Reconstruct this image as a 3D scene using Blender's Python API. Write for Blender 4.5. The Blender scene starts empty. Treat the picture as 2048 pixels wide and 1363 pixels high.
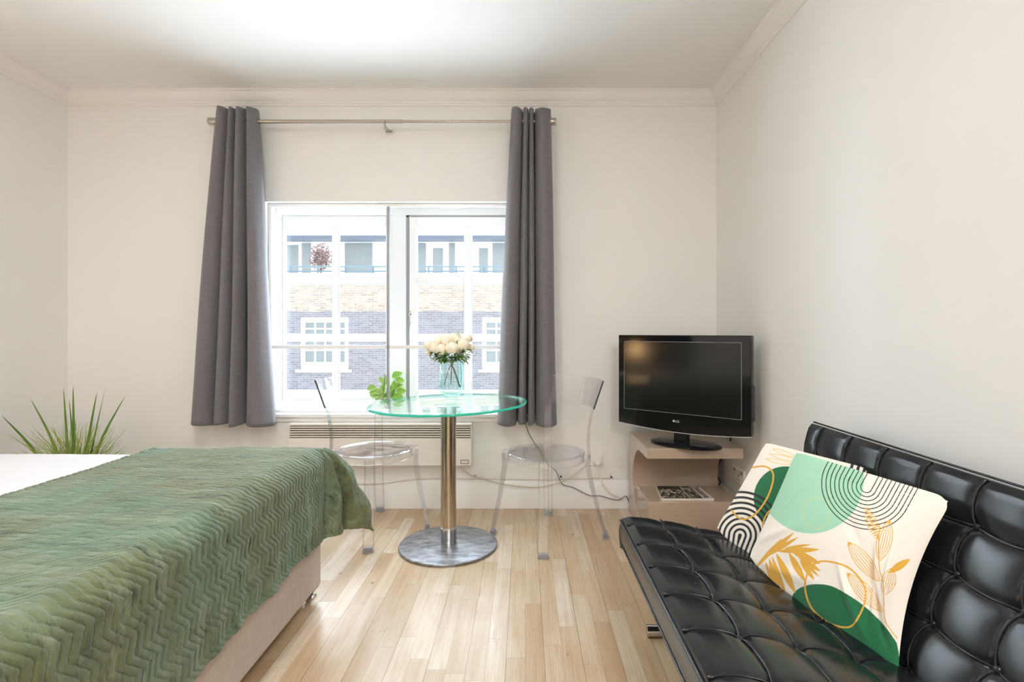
import bpy, bmesh, math, random
import numpy as np
from mathutils import Vector, Matrix, noise
random.seed(7)
sc = bpy.context.scene
C = sc.collection
PI = math.pi
F = 1050.0; VX, VY = 1049.0, 663.0; HC = 1.12        # focal length (px), vanishing point, camera height

def px(x, y, d):
    return Vector(((x-VX)*d/F, d, HC-(y-VY)*d/F))

# ------------------------------------------------------------------ materials
class NT:
    def __init__(s, name):
        s.m = bpy.data.materials.new(name); s.m.use_nodes = True
        s.t = s.m.node_tree; s.t.nodes.clear()
        s.out = s.t.nodes.new('ShaderNodeOutputMaterial')
    def n(s, typ, ins=None, **kw):
        nd = s.t.nodes.new(typ)
        for k, v in kw.items(): setattr(nd, k, v)
        for k, v in (ins or {}).items():
            if isinstance(v, bpy.types.NodeSocket): s.t.links.new(v, nd.inputs[k])
            else: nd.inputs[k].default_value = v
        return nd
    def math(s, op, a, b=0.0, c=None):
        ins = {0: a, 1: b}
        if c is not None: ins[2] = c
        return s.n('ShaderNodeMath', ins, operation=op).outputs[0]
    def mix(s, f, a, b, blend='MIX'):
        nd = s.n('ShaderNodeMix', data_type='RGBA', blend_type=blend)
        for i, v in ((0, f), (6, a), (7, b)):
            if isinstance(v, bpy.types.NodeSocket): s.t.links.new(v, nd.inputs[i])
            else: nd.inputs[i].default_value = v if i == 0 else tuple(v)+((1,) if len(v) == 3 else ())
        return nd.outputs[2]
    def ramp(s, f, stops, interp='LINEAR'):
        nd = s.n('ShaderNodeValToRGB', {0: f}); cr = nd.color_ramp; cr.interpolation = interp
        while len(cr.elements) < len(stops): cr.elements.new(0.5)
        for e, (p, c) in zip(cr.elements, stops):
            e.position = p; e.color = tuple(c)+((1,) if len(c) == 3 else ())
        return nd.outputs[0]
    def coord(s, kind='Object'):
        return s.n('ShaderNodeTexCoord').outputs[kind]
    def noise(s, vec, scale, detail=3, rough=.5, out=0):
        return s.n('ShaderNodeTexNoise', {'Vector': vec, 'Scale': scale, 'Detail': detail, 'Roughness': rough}).outputs[out]
    def mapping(s, vec, scale=(1,1,1), loc=(0,0,0), rot=(0,0,0)):
        return s.n('ShaderNodeMapping', {'Vector': vec, 'Scale': scale, 'Location': loc, 'Rotation': rot}).outputs[0]
    def bump(s, h, strength, dist=.01, normal=None):
        ins = {'Height': h, 'Strength': strength, 'Distance': dist}
        if normal: ins['Normal'] = normal
        return s.n('ShaderNodeBump', ins).outputs[0]
    def pbr(s, color, rough=.5, metal=0, normal=None, **kw):
        ins = {'Base Color': color if isinstance(color, bpy.types.NodeSocket) else tuple(color)+(1,), 'Roughness': rough, 'Metallic': metal}
        for k, v in kw.items(): ins[k.replace('_', ' ')] = v
        if normal: ins['Normal'] = normal
        b = s.n('ShaderNodeBsdfPrincipled', ins)
        s.t.links.new(b.outputs[0], s.out.inputs[0]); return s.m

def sr(r, g, b):            # sRGB 0-255 to linear
    return tuple((c/255/12.92 if c/255 <= .04045 else ((c/255+.055)/1.055)**2.4) for c in (r, g, b))

def plain(name, col, rough=.5, metal=0, nscale=0, nstr=.1, vary=.06, **kw):
    t = NT(name); co = t.coord()
    f = t.noise(co, 9, 3)
    c2 = tuple(min(1, c*(1-vary)) for c in col)
    c = t.mix(f, col, c2)
    nrm = t.bump(t.noise(co, nscale, 4), nstr, .002) if nscale else None
    return t.pbr(c, rough, metal, nrm, **kw)

M = {}
M['wall'] = plain('painted plaster', sr(236, 235, 232), .6, 0, 60, .06, .02)
M['ceil'] = plain('ceiling paint', sr(238, 238, 238), .7, 0, 40, .04, .015)
M['gloss_white'] = plain('gloss white paint', sr(240, 240, 240), .28, 0, 0, 0, .02)
M['trim'] = plain('trim paint', sr(237, 235, 232), .45, 0, 0, 0, .02)
M['heater'] = plain('enamelled white metal', sr(236, 230, 222), .3, 0, 0, 0, .02)
M['grille_dark'] = plain('grille recess', sr(105, 92, 78), .6)
M['plastic'] = plain('white plastic', sr(240, 236, 230), .3)
M['grey_plastic'] = plain('grey plastic', sr(150, 150, 152), .4)
M['dark_plastic'] = plain('dark plastic', sr(58, 55, 55), .4)
M['beige_cable'] = plain('beige cable', sr(205, 192, 175), .5)
M['black_cable'] = plain('black cable', sr(28, 26, 26), .5)
M['chrome'] = plain('chrome', (.75, .75, .76), .12, 1)
M['nickel'] = plain('satin nickel', sr(192, 184, 172), .25, 1)
M['alu'] = plain('aluminium', sr(160, 160, 162), .4, .5)
M['leaf'] = plain('basil leaf', sr(150, 200, 70), .4, 0, 0, 0, .35, Subsurface_Weight=0)
M['stem'] = plain('green stem', sr(70, 85, 45), .5)
M['soil'] = plain('soil', sr(60, 45, 35), .9)
M['white_pot'] = plain('white ceramic', sr(238, 238, 236), .25)
M['white_sheet'] = plain('white cotton', sr(216, 216, 222), .85, 0, 14, .25, .02, Sheen_Weight=.2)
M['head'] = plain('dark headboard fabric', sr(45, 42, 42), .8)
M['black_gloss'] = plain('black gloss', (.006, .006, .007), .06, 0, 0, 0, 0)
M['black_matte'] = plain('black matte', (.015, .015, .016), .5)
M['screen'] = plain('lcd screen', (.008, .009, .009), .14, 0, 0, 0, 0)
M['silver'] = plain('silver print', sr(200, 200, 200), .35, .3)
M['lacquer'] = plain('taupe lacquer', sr(186, 165, 146), .09, 0, 0, 0, .03, Coat_Weight=.4)
M['paper'] = plain('paper', sr(228, 222, 208), .6)
M['ink'] = plain('ink', sr(25, 22, 22), .5)
M['shade'] = plain('shade', sr(230, 220, 200), .8)
M['ext_white'] = plain('white render', sr(240, 240, 240), .8)
M['ext_slate'] = plain('slate', sr(96, 104, 116), .7)
M['ext_cream'] = plain('cream roof', sr(245, 240, 228), .8)
M['ext_rail'] = plain('painted iron rail', sr(84, 110, 124), .6)
M['ext_pane'] = plain('outside window glass', sr(128, 134, 134), .35, 0, 0, 0, .2)

def fabric(name, col, rough, scale, strength, sheen=.2, vary=.12):
    t = NT(name); co = t.coord()
    w1 = t.n('ShaderNodeTexWave', {'Vector': co, 'Scale': scale, 'Distortion': 1.5, 'Detail': 2}, bands_direction='Z').outputs[1]
    w2 = t.n('ShaderNodeTexWave', {'Vector': co, 'Scale': scale, 'Distortion': 1.5, 'Detail': 2}, bands_direction='X').outputs[1]
    h = t.math('ADD', w1, w2)
    streak = t.math('ADD', t.noise(t.mapping(co, (120, 120, 6)), 2, 2), t.noise(t.mapping(co, (6, 6, 120)), 2, 2))
    f = t.math('MULTIPLY_ADD', streak, 1.6, -1.1)
    c = t.mix(f, tuple(x*(1-vary*2) for x in col), tuple(min(1, x*(1+vary*2)) for x in col))
    return t.pbr(c, rough, 0, t.bump(h, strength, .001), Sheen_Weight=sheen)
M['curtain'] = fabric('grey woven curtain', sr(116, 112, 116), .85, 420, .3, .2, .06)
M['divan'] = fabric('taupe divan fabric', sr(190, 174, 162), .9, 300, .25, .2, .05)

def velvet():
    t = NT('green velvet'); co = t.coord()
    f = t.noise(co, 5, 4, .6)
    f2 = t.noise(co, 130, 3, .7)
    c = t.mix(t.ramp(t.noise(co, 1.9, 3, .5), [(.38, (0, 0, 0)), (.62, (1, 1, 1))]), sr(112, 104, 54), sr(104, 128, 102))
    c = t.mix(t.math('MULTIPLY', f, .5), c, sr(78, 92, 60))
    # crushed nap: short streaks brushed dark or light across the pile
    st_ = t.mapping(co, (5, 26, 12), rot=(0, 0, .45))
    c = t.mix(t.ramp(t.noise(st_, 1, 5, .75), [(.52, (0, 0, 0)), (.68, (.95, .95, .95))]), c, sr(42, 50, 24))
    c = t.mix(t.ramp(t.noise(t.mapping(co, (4, 22, 9), loc=(3, 1, 2), rot=(0, 0, .3)), 1, 5, .75), [(.52, (0, 0, 0)), (.72, (.6, .6, .6))]), c, sr(160, 172, 146))
    c = t.mix(t.math('MULTIPLY', f2, .5), c, sr(66, 80, 54))
    return t.pbr(c, .8, 0, t.bump(t.math('ADD', f2, t.noise(co, 420, 2)), .5, .002), Sheen_Weight=.32, Sheen_Roughness=.45, Sheen_Tint=(.74, .94, .95, 1))
M['velvet'] = velvet()

def leather():
    t = NT('black leather'); co = t.coord()
    v = t.n('ShaderNodeTexVoronoi', {'Vector': co, 'Scale': 420}).outputs[0]
    n = t.noise(co, 14, 4, .6)
    h = t.math('ADD', t.math('MULTIPLY', v, .3), t.math('MULTIPLY', n, .8))
    r = t.math('MULTIPLY_ADD', t.noise(co, 5, 2), .08, .19)
    return t.pbr((.010, .012, .014), r, 0, t.bump(h, .10, .002), Specular_IOR_Level=.42)
M['leather'] = leather()

def floor_mat():
    t = NT('oak strip floor'); co = t.coord()
    sp = t.n('ShaderNodeSeparateXYZ', {0: co})
    X, Y = sp.outputs[0], sp.outputs[1]
    W = .0656
    xs = t.math('DIVIDE', t.math('ADD', X, 10-.096+W*0), W)
    si = t.math('FLOOR', xs); sf = t.math('FRACT', xs)
    rnd = t.n('ShaderNodeTexWhiteNoise', {'W': si}, noise_dimensions='1D').outputs[0]
    ys = t.math('DIVIDE', t.math('ADD', Y, t.math('MULTIPLY', rnd, 7.3)), t.math('MULTIPLY_ADD', rnd, .25, .42))
    yi = t.math('FLOOR', ys); yf = t.math('FRACT', ys)
    cv = t.n('ShaderNodeCombineXYZ', {0: si, 1: yi})
    r2 = t.n('ShaderNodeTexWhiteNoise', {'Vector': cv.outputs[0]}, noise_dimensions='2D')
    tone = r2.outputs[0]
    off = t.n('ShaderNodeVectorMath', {0: co, 1: t.n('ShaderNodeVectorMath', {0: r2.outputs[1], 1: (9, 9, 9)}, operation='MULTIPLY').outputs[0]}, operation='ADD').outputs[0]
    g1 = t.noise(t.mapping(off, (40, 2.2, 1)), 1.2, 5, .6)
    g2 = t.n('ShaderNodeTexWave', {'Vector': t.mapping(off, (14, 1.1, 1)), 'Scale': 2.2, 'Distortion': 9, 'Detail': 3, 'Detail Scale': .7}).outputs[1]
    g3 = t.noise(t.mapping(off, (200, 6, 1)), 1, 3, .6)
    base = t.ramp(tone, [(0, sr(184, 158, 128)), (.3, sr(200, 178, 150)), (.6, sr(207, 189, 164)), (.85, sr(213, 199, 179)), (1, sr(222, 211, 196))])
    c = t.mix(t.math('MULTIPLY', g2, .22), base, sr(176, 138, 96))
    c = t.mix(t.math('MULTIPLY', t.math('GREATER_THAN', g1, .58), .0), c, sr(150, 110, 70))
    c = t.mix(t.ramp(g1, [(.42, (0, 0, 0)), (.75, (.55, .55, .55))]), c, sr(168, 128, 84))
    c = t.mix(t.math('MULTIPLY', g3, .22), c, sr(170, 140, 105))
    blot = t.noise(co, 3.2, 5, .65)
    c = t.mix(t.ramp(blot, [(.5, (0, 0, 0)), (.72, (.4, .4, .4))]), c, sr(176, 136, 94))
    kn = t.n('ShaderNodeTexVoronoi', {'Vector': t.mapping(co, (5, 3.2, 1)), 'Scale': 1}).outputs[0]
    c = t.mix(t.ramp(kn, [(.02, (.8, .8, .8)), (.045, (0, 0, 0))]), c, sr(98, 66, 42))
    # seams: each second strip edge dark, the others faint; board ends
    odd = t.math('MODULO', t.math('ADD', si, 0), 2)
    e = t.math('MINIMUM', sf, t.math('SUBTRACT', 1, sf))
    s1 = t.math('LESS_THAN', e, .014)
    leftedge = t.math('LESS_THAN', sf, .028)
    dark = t.math('MULTIPLY', leftedge, t.math('SUBTRACT', 1, odd))
    ends = t.math('LESS_THAN', yf, .004)
    sm = t.math('MINIMUM', t.math('ADD', t.math('MULTIPLY', s1, .22), t.math('ADD', t.math('MULTIPLY', dark, .62), t.math('MULTIPLY', ends, .4))), .8)
    c = t.mix(sm, c, sr(105, 74, 46))
    h = t.math('SUBTRACT', t.math('MULTIPLY', g1, .25), t.math('MULTIPLY', sm, 1.0))
    rg = t.math('MULTIPLY_ADD', g1, .22, .20)
    return t.pbr(c, rg, 0, t.bump(h, .25, .002), Specular_IOR_Level=.42)
M['floor'] = floor_mat()

def brushed(name, col, rough=.28):
    t = NT(name); co = t.coord()
    h = t.noise(t.mapping(co, (30, 30, 30)), 1.2, 5, .7)
    sc_ = t.noise(t.mapping(co, (9, 22, 9), rot=(0, 0, .4)), 1.6, 5, .75)
    cc = t.mix(t.ramp(sc_, [(.35, (0, 0, 0)), (.65, (1, 1, 1))]), tuple(c*.45 for c in col), col)
    return t.pbr(cc, t.math('MULTIPLY_ADD', sc_, .3, rough-.1), 1, t.bump(h, .35, .004))
M['steel_base'] = brushed('worn steel plate', sr(178, 180, 186), .3)
M['steel_col'] = plain('polished steel column', sr(190, 178, 160), .17, 1)

def thin_glass(name, tint, edge, gloss=1.0, rough=.02, facing_power=2.5, ior=1.45):
    """see-through sheet: straight transparency, darker towards grazing angles, mirror by Fresnel"""
    t = NT(name)
    lw = t.n('ShaderNodeLayerWeight', {'Blend': .5})
    f = t.math('POWER', lw.outputs[1], facing_power)
    r0 = ((ior-1)/(ior+1))**2
    schlick = t.math('MULTIPLY_ADD', t.math('POWER', lw.outputs[1], 5.0), 1-r0, r0)
    col = t.mix(f, tint, edge)
    tr = t.n('ShaderNodeBsdfTransparent', {0: col})
    gl = t.n('ShaderNodeBsdfGlossy', {'Color': (1, 1, 1, 1), 'Roughness': rough})
    mx = t.n('ShaderNodeMixShader', {0: t.math('MULTIPLY', schlick, gloss), 1: tr.outputs[0], 2: gl.outputs[0]})
    t.t.links.new(mx.outputs[0], t.out.inputs[0]); return t.m
M['poly'] = thin_glass('clear polycarbonate', (.988, .988, .992), (.84, .84, .90), 1.0, .03, 2.5, 1.58)
M['poly_rim'] = thin_glass('polycarbonate thick edge', (.91, .91, .92), (.74, .75, .78), 1.0, .03, 2.2, 1.58)
M['pane'] = thin_glass('window glass', (.98, .99, .99), (.9, .95, .95), .6, .0, 4, 1.45)
M['table_glass'] = thin_glass('table glass', (.95, .992, .98), (.80, .97, .92), .9, .0, 4, 1.5)
M['vase_glass'] = thin_glass('pale green vase glass', (.93, .982, .966), (.58, .87, .80), .95, .03, 1.6, 1.5)
def green_edge():
    t = NT('green glass edge')
    b = t.n('ShaderNodeBsdfPrincipled', {'Base Color': sr(40, 190, 160)+(1,), 'Roughness': .08, 'Transmission Weight': .35})
    t.t.links.new(b.outputs[0], t.out.inputs[0]); return t.m
M['glass_edge'] = green_edge()
M['poly_edge'] = plain('polycarbonate cut edge', sr(62, 58, 66), .2)

def emis(name, col, s):
    t = NT(name)
    e = t.n('ShaderNodeEmission', {0: tuple(col)+(1,), 1: s})
    t.t.links.new(e.outputs[0], t.out.inputs[0]); return t.m

def brick():
    t = NT('brick with painted shade'); co = t.coord()
    sp = t.n('ShaderNodeSeparateXYZ', {0: co})
    v = t.n('ShaderNodeCombineXYZ', {0: sp.outputs[0], 1: sp.outputs[2]}).outputs[0]
    def br(c1, c2, mo):
        nd = t.n('ShaderNodeTexBrick', {'Vector': v, 'Scale': 1, 'Color1': sr(*c1)+(1,), 'Color2': sr(*c2)+(1,), 'Mortar': sr(*mo)+(1,), 'Mortar Size': .007, 'Brick Width': .21, 'Row Height': .066, 'Bias': -.1})
        return nd
    a = br((176, 158, 140), (150, 132, 120), (188, 180, 172)); b = br((118, 113, 116), (136, 132, 136), (156, 153, 157))  # sunlit buff courses above, shade painted in as blue-grey courses below
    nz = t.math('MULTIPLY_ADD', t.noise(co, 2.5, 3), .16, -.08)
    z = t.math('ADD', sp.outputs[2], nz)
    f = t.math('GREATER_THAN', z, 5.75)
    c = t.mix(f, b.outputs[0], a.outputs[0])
    c = t.mix(t.ramp(t.noise(v, 9, 3, .7), [(.55, (0, 0, 0)), (.7, (.5, .5, .5))]), c, sr(100, 84, 80))
    return t.pbr(c, .9)
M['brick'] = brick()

def attr_mat(name, rough=.8, sheen=.15, bump=.2, scale=350):
    t = NT(name)
    a = t.n('ShaderNodeAttribute', attribute_name='print')
    co = t.coord()
    h = t.noise(co, scale, 2)
    return t.pbr(a.outputs[0], rough, 0, t.bump(h, bump, .0015), Sheen_Weight=sheen)
M['print'] = attr_mat('printed cotton')
M['cover'] = attr_mat('printed magazine cover', .3, 0, .02)

def petal():
    t = NT('cream petals'); co = t.coord('Generated')
    return t.pbr(t.mix(t.noise(co, 5, 2), sr(252, 248, 234), sr(246, 230, 202)), .7)
M['petal'] = petal()
def blade():
    t = NT('grass blade'); co = t.coord()
    return t.pbr(t.mix(t.noise(t.mapping(co, (30, 30, 6)), 1, 2), sr(72, 110, 36), sr(186, 196, 104)), .45)
M['blade'] = blade()
M['dark_blade'] = plain('dark green blade', sr(92, 132, 44), .4, 0, 0, 0, .3)
M['dark_leaf'] = plain('dark leaf', sr(72, 118, 44), .5, 0, 0, 0, .3)
M['lime'] = plain('lime sprig', sr(176, 190, 100), .6, 0, 0, 0, .2)

# ------------------------------------------------------------------ builders
def wloc(o):
    v = Vector((0, 0, 0))
    while o: v += o.location; o = o.parent
    return v

class MB:
    def __init__(s): s.v = []; s.f = []; s.mi = []
    def add(s, vs, fs, mi=0):
        b = len(s.v); s.v += [tuple(v) for v in vs]; s.f += [tuple(i+b for i in f) for f in fs]; s.mi += [mi]*len(fs); return s
    def box(s, x0, x1, y0, y1, z0, z1, mi=0, rot=None):
        x0, x1 = min(x0, x1), max(x0, x1); y0, y1 = min(y0, y1), max(y0, y1); z0, z1 = min(z0, z1), max(z0, z1)
        vs = [Vector(p) for p in ((x0,y0,z0),(x1,y0,z0),(x1,y1,z0),(x0,y1,z0),(x0,y0,z1),(x1,y0,z1),(x1,y1,z1),(x0,y1,z1))]
        if rot: vs = [rot @ v for v in vs]
        return s.add(vs, [(0,3,2,1),(4,5,6,7),(0,1,5,4),(1,2,6,5),(2,3,7,6),(3,0,4,7)], mi)
    def prism(s, poly, fn, a, b, mi=0):
        n = len(poly)
        vs = [fn(p, a) for p in poly]+[fn(p, b) for p in poly]
        return s.add(vs, [tuple(range(n))[::-1], tuple(range(n, 2*n))]+[(i, (i+1) % n, n+(i+1) % n, n+i) for i in range(n)], mi)
    def tube(s, pts, r, seg=8, mi=0, cap=True):
        pts = [Vector(p) for p in pts]; n = len(pts)
        rr = r if isinstance(r, (list, tuple)) else [r]*n
        vs = []; up = None
        for i, p in enumerate(pts):
            d = (pts[min(i+1, n-1)]-pts[max(i-1, 0)]).normalized()
            if up is None: up = d.orthogonal().normalized()
            up = (up-d*up.dot(d))
            up = up.normalized() if up.length > 1e-6 else d.orthogonal().normalized()
            w = d.cross(up)
            for k in range(seg):
                a = 2*PI*k/seg; vs.append(p+(up*math.cos(a)+w*math.sin(a))*rr[i])
        fs = [(i*seg+k, i*seg+(k+1) % seg, (i+1)*seg+(k+1) % seg, (i+1)*seg+k) for i in range(n-1) for k in range(seg)]
        if cap: fs += [tuple(range(seg))[::-1], tuple((n-1)*seg+k for k in range(seg))]
        return s.add(vs, fs, mi)
    def lathe(s, prof, c, seg=48, mi=0, mod=None, axis='z', close=True):
        vs = []
        for (r, z) in prof:
            for k in range(seg):
                a = 2*PI*k/seg; q = r*(mod(a, z) if mod else 1)
                vs.append((c[0]+q*math.cos(a), c[1]+q*math.sin(a), c[2]+z) if axis == 'z' else (c[0]+z, c[1]+q*math.cos(a), c[2]+q*math.sin(a)))
        n = len(prof)
        fs = [(i*seg+k, i*seg+(k+1) % seg, (i+1)*seg+(k+1) % seg, (i+1)*seg+k) for i in range(n-1) for k in range(seg)]
        if close: fs += [tuple(range(seg))[::-1], tuple((n-1)*seg+k for k in range(seg))]
        return s.add(vs, fs, mi)
    def grid(s, fn, nu, nv, mi=0, flip=False, close_u=False):
        vs = [fn(i/nu, j/nv) for i in range(nu+1) for j in range(nv+1)]
        w = nv+1
        fs = [((i*w+j), (i+1)*w+j, (i+1)*w+j+1, i*w+j+1) for i in range(nu) for j in range(nv)]
        if flip: fs = [f[::-1] for f in fs]
        return s.add(vs, fs, mi)
    def ball(s, c, r, nu=12, nv=8, sc_=(1,1,1), mi=0, mod=None):
        def fn(u, v):
            a = 2*PI*u; b = PI*(v*.998+.001)
            d = Vector((math.sin(b)*math.cos(a), math.sin(b)*math.sin(a), math.cos(b)))
            q = r*(mod(d) if mod else 1)
            return (c[0]+d.x*q*sc_[0], c[1]+d.y*q*sc_[1], c[2]+d.z*q*sc_[2])
        return s.grid(fn, nu, nv, mi, True)
    def build(s, name, mats, parent=None, smooth=False, bevel=0, local=False, solid=0, subd=0, segs=2, weld=False):
        off = Vector((0, 0, 0)) if local or parent is None else wloc(parent)
        me = bpy.data.meshes.new(name)
        me.from_pydata([(v[0]-off.x, v[1]-off.y, v[2]-off.z) for v in s.v], [], s.f)
        mats = mats if isinstance(mats, (list, tuple)) else [mats]
        for m in mats: me.materials.append(m)
        if len(mats) > 1: me.polygons.foreach_set('material_index', s.mi)
        bm = bmesh.new(); bm.from_mesh(me)
        if weld: bmesh.ops.remove_doubles(bm, verts=bm.verts, dist=1e-5)
        bmesh.ops.recalc_face_normals(bm, faces=bm.faces)
        bm.to_mesh(me); bm.free()
        if smooth:
            me.polygons.foreach_set('use_smooth', [True]*len(me.polygons))
            if smooth == 'auto': me.set_sharp_from_angle(angle=math.radians(40))
        me.update()
        o = bpy.data.objects.new(name, me); C.objects.link(o)
        if parent: o.parent = parent
        if solid:
            md = o.modifiers.new('solid', 'SOLIDIFY'); md.thickness = solid; md.offset = 0
        if bevel:
            md = o.modifiers.new('bevel', 'BEVEL'); md.width = bevel; md.segments = segs; md.limit_method = 'ANGLE'; md.angle_limit = math.radians(40)
            if not smooth:
                me.polygons.foreach_set('use_smooth', [True]*len(me.polygons)); me.set_sharp_from_angle(angle=math.radians(30))
        if subd:
            md = o.modifiers.new('sub', 'SUBSURF'); md.levels = subd; md.render_levels = subd
        return o

def thing(name, label, cat, loc=(0,0,0), rz=0, group=None):
    o = bpy.data.objects.new(name, None); C.objects.link(o); o.empty_display_size = .1
    o.location = loc; o.rotation_euler = (0, 0, rz)
    return tag(o, label, cat, group)
def tag(o, label, cat, group=None):
    o['label'] = label; o['category'] = cat
    if group: o['group'] = group
    return o
def struct(o): o['kind'] = 'structure'; return o
def copy_tree(o, parent=None):
    c = o.copy(); C.objects.link(c); c.parent = parent
    for ch in [q for q in o.children]: copy_tree(ch, c)
    return c
def spline(pts, n=8):
    P = [Vector(p) for p in pts]; out = []
    for i in range(len(P)-1):
        p0 = P[max(i-1, 0)]; p1 = P[i]; p2 = P[i+1]; p3 = P[min(i+2, len(P)-1)]
        for k in range(n):
            t = k/n
            out.append(.5*((2*p1)+(-p0+p2)*t+(2*p0-5*p1+4*p2-p3)*t*t+(-p0+3*p1-3*p2+p3)*t**3))
    out.append(P[-1]); return out
def text_mesh(txt, size, depth, mat, name, parent, M4, bold=0):
    cu = bpy.data.curves.new(name, 'FONT'); cu.body = txt; cu.size = size; cu.extrude = depth; cu.offset = bold
    cu.align_x = 'CENTER'; cu.align_y = 'CENTER'
    tmp = bpy.data.objects.new('tmp', cu); C.objects.link(tmp)
    bpy.context.view_layer.update()
    me = bpy.data.meshes.new_from_object(tmp.evaluated_get(bpy.context.evaluated_depsgraph_get()))
    bpy.data.objects.remove(tmp); bpy.data.curves.remove(cu)
    off = wloc(parent) if parent else Vector((0,0,0))
    me.transform(Matrix.Translation(-off) @ M4)
    me.materials.clear(); me.materials.append(mat); me.name = name
    o = bpy.data.objects.new(name, me); C.objects.link(o)
    if parent: o.parent = parent
    return o

# ------------------------------------------------------------------ room shell
D = 3.35; XR = 1.225; XL = -2.916; ZC = 2.645; YB = -2.6
WX0, WX1, WZ0, WZ1 = -1.657, -.03, .60, 1.95
T = .3
m = MB(); m.box(XL-.2, XR+.2, YB-.2, D+T, -.1, 0); struct(m.build('floor', M['floor']))
m = MB(); m.box(XL-.2, XR+.2, YB-.2, D+T, ZC, ZC+.12); struct(m.build('ceiling', M['ceil']))
m = MB(); m.box(XR, XR+.2, YB-.2, D+T, 0, ZC); struct(m.build('wall_right', M['wall']))
m = MB(); m.box(XL-.2, XL, YB-.2, D+T, 0, ZC); struct(m.build('wall_left', M['wall']))
m = MB(); m.box(XL, XR, YB-.2, YB, 0, ZC); struct(m.build('wall_front', M['wall']))
m = MB()
m.box(XL, WX0, D, D+T, 0, ZC); m.box(WX1, XR, D, D+T, 0, ZC)
m.box(WX0, WX1, D, D+T, 0, WZ0-.02); m.box(WX0, WX1, D, D+T, WZ1, ZC)
struct(m.build('wall_back', M['wall']))

# cornice: profile (out from wall, down from ceiling)
prof = [(0, 0), (.060, 0), (.060, .008), (.050, .012), (.046, .022), (.034, .042), (.024, .060), (.016, .064), (.016, .074), (.010, .078), (.010, .088), (0, .090)]
def mould(name, fn, a, b):
    mm = MB(); mm.prism(prof, fn, a, b); return struct(mm.build(name, M['trim'], smooth='auto'))
mould('trim_1', lambda p, t: (t, D-p[0], ZC-p[1]), XL, XR)
mould('trim_2', lambda p, t: (XR-p[0], t, ZC-p[1]), YB, D)
mould('trim_3', lambda p, t: (XL+p[0], t, ZC-p[1]), YB, D)
bp = [(0, 0), (.022, 0), (.022, .142), (.018, .148), (.018, .160), (.012, .168), (.006, .176), (0, .176)]
def base(name, fn, a, b):
    mm = MB(); mm.prism(bp, fn, a, b); return struct(mm.build(name, M['trim'], smooth='auto'))
base('baseboard_back', lambda p, t: (t, D-p[0], p[1]), XL, XR)
base('baseboard_right', lambda p, t: (XR-p[0], t, p[1]), YB, D-.022)
base('baseboard_left', lambda p, t: (XL+p[0], t, p[1]), YB, D-.022)

# ------------------------------------------------------------------ window
WP = 3.50
def wx(x, d=WP): return (x-VX)*d/F
def wz(y, d=WP): return HC-(y-VY)*d/F
win = struct(bpy.data.objects.new('window_1', None)); C.objects.link(win); win.location = ((WX0+WX1)/2, WP, WZ0)
m = MB()
fy0, fy1 = WP, WP+.08
m.box(WX0, wx(562), fy0, fy1, WZ0, WZ1); m.box(wx(1030), WX1, fy0, fy1, WZ0, WZ1)
m.box(wx(562), wx(1030), fy0, fy1, wz(430), WZ1); m.box(wx(562), wx(1030), fy0, fy1, WZ0, wz(800))
m.box(wx(781), wx(812), fy0, fy1, wz(800), wz(430))
m.build('window_frame', M['gloss_white'], win, bevel=.003)
rows = [(453, 553), (567, 667), (683, 781)]
def sash(name, xo0, xo1, cols, y0, y1, yo0=432, yo1=799):
    s = MB()
    a0, a1 = wx(xo0), wx(xo1); zt, zb = wz(yo0), wz(yo1)
    s.box(a0, wx(cols[0][0]), y0, y1, zb, zt); s.box(wx(cols[1][1]), a1, y0, y1, zb, zt)
    xa, xb = wx(cols[0][0]), wx(cols[1][1])
    s.box(xa, xb, y0, y1, wz(rows[0][0]), zt); s.box(xa, xb, y0, y1, zb, wz(rows[2][1]))
    s.box(wx(cols[0][1]), wx(cols[1][0]), y0+.004, y1-.004, wz(rows[2][1]), wz(rows[0][0]))
    for r in (0, 1):
        for c in cols: s.box(wx(c[0]), wx(c[1]), y0+.004, y1-.004, wz(rows[r+1][0]), wz(rows[r][1]))
    o = s.build(name, M['gloss_white'], win, bevel=.004)
    bd_ = MB(); e_ = .0028
    for c in cols:
        for r in rows:
            p0, p1, q0, q1 = wx(c[0]), wx(c[1]), wz(r[1]), wz(r[0])
            ya, yb = y0+.008, y0+.014
            bd_.box(p0, p0+e_, ya, yb, q0, q1); bd_.box(p1-e_, p1, ya, yb, q0, q1); bd_.box(p0+e_, p1-e_, ya, yb, q0, q0+e_); bd_.box(p0+e_, p1-e_, ya, yb, q1-e_, q1)
    bd_.build('glazing_bead', M['grey_plastic'], o)
    g = MB(); g.box(xa, xb, (y0+y1)/2-.002, (y0+y1)/2+.002, wz(rows[2][1]), wz(rows[0][0]))
    g.build('pane', M['pane'], o)
    return o
sash('sash', 563, 780, ((566, 662), (675, 771)), WP+.012, WP+.056, 431)
rs = sash('sash', 819, 1029, ((833, 928), (943, 1014)), WP-.006, WP+.050, 434)
m = MB(); m.box(wx(812), wx(818), WP+.003, WP+.05, wz(799), wz(430)); m.box(wx(812), wx(1030), WP+.003, WP+.05, wz(433.6), wz(430))
m.build('seal_gap', M['grey_plastic'], win)
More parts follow.
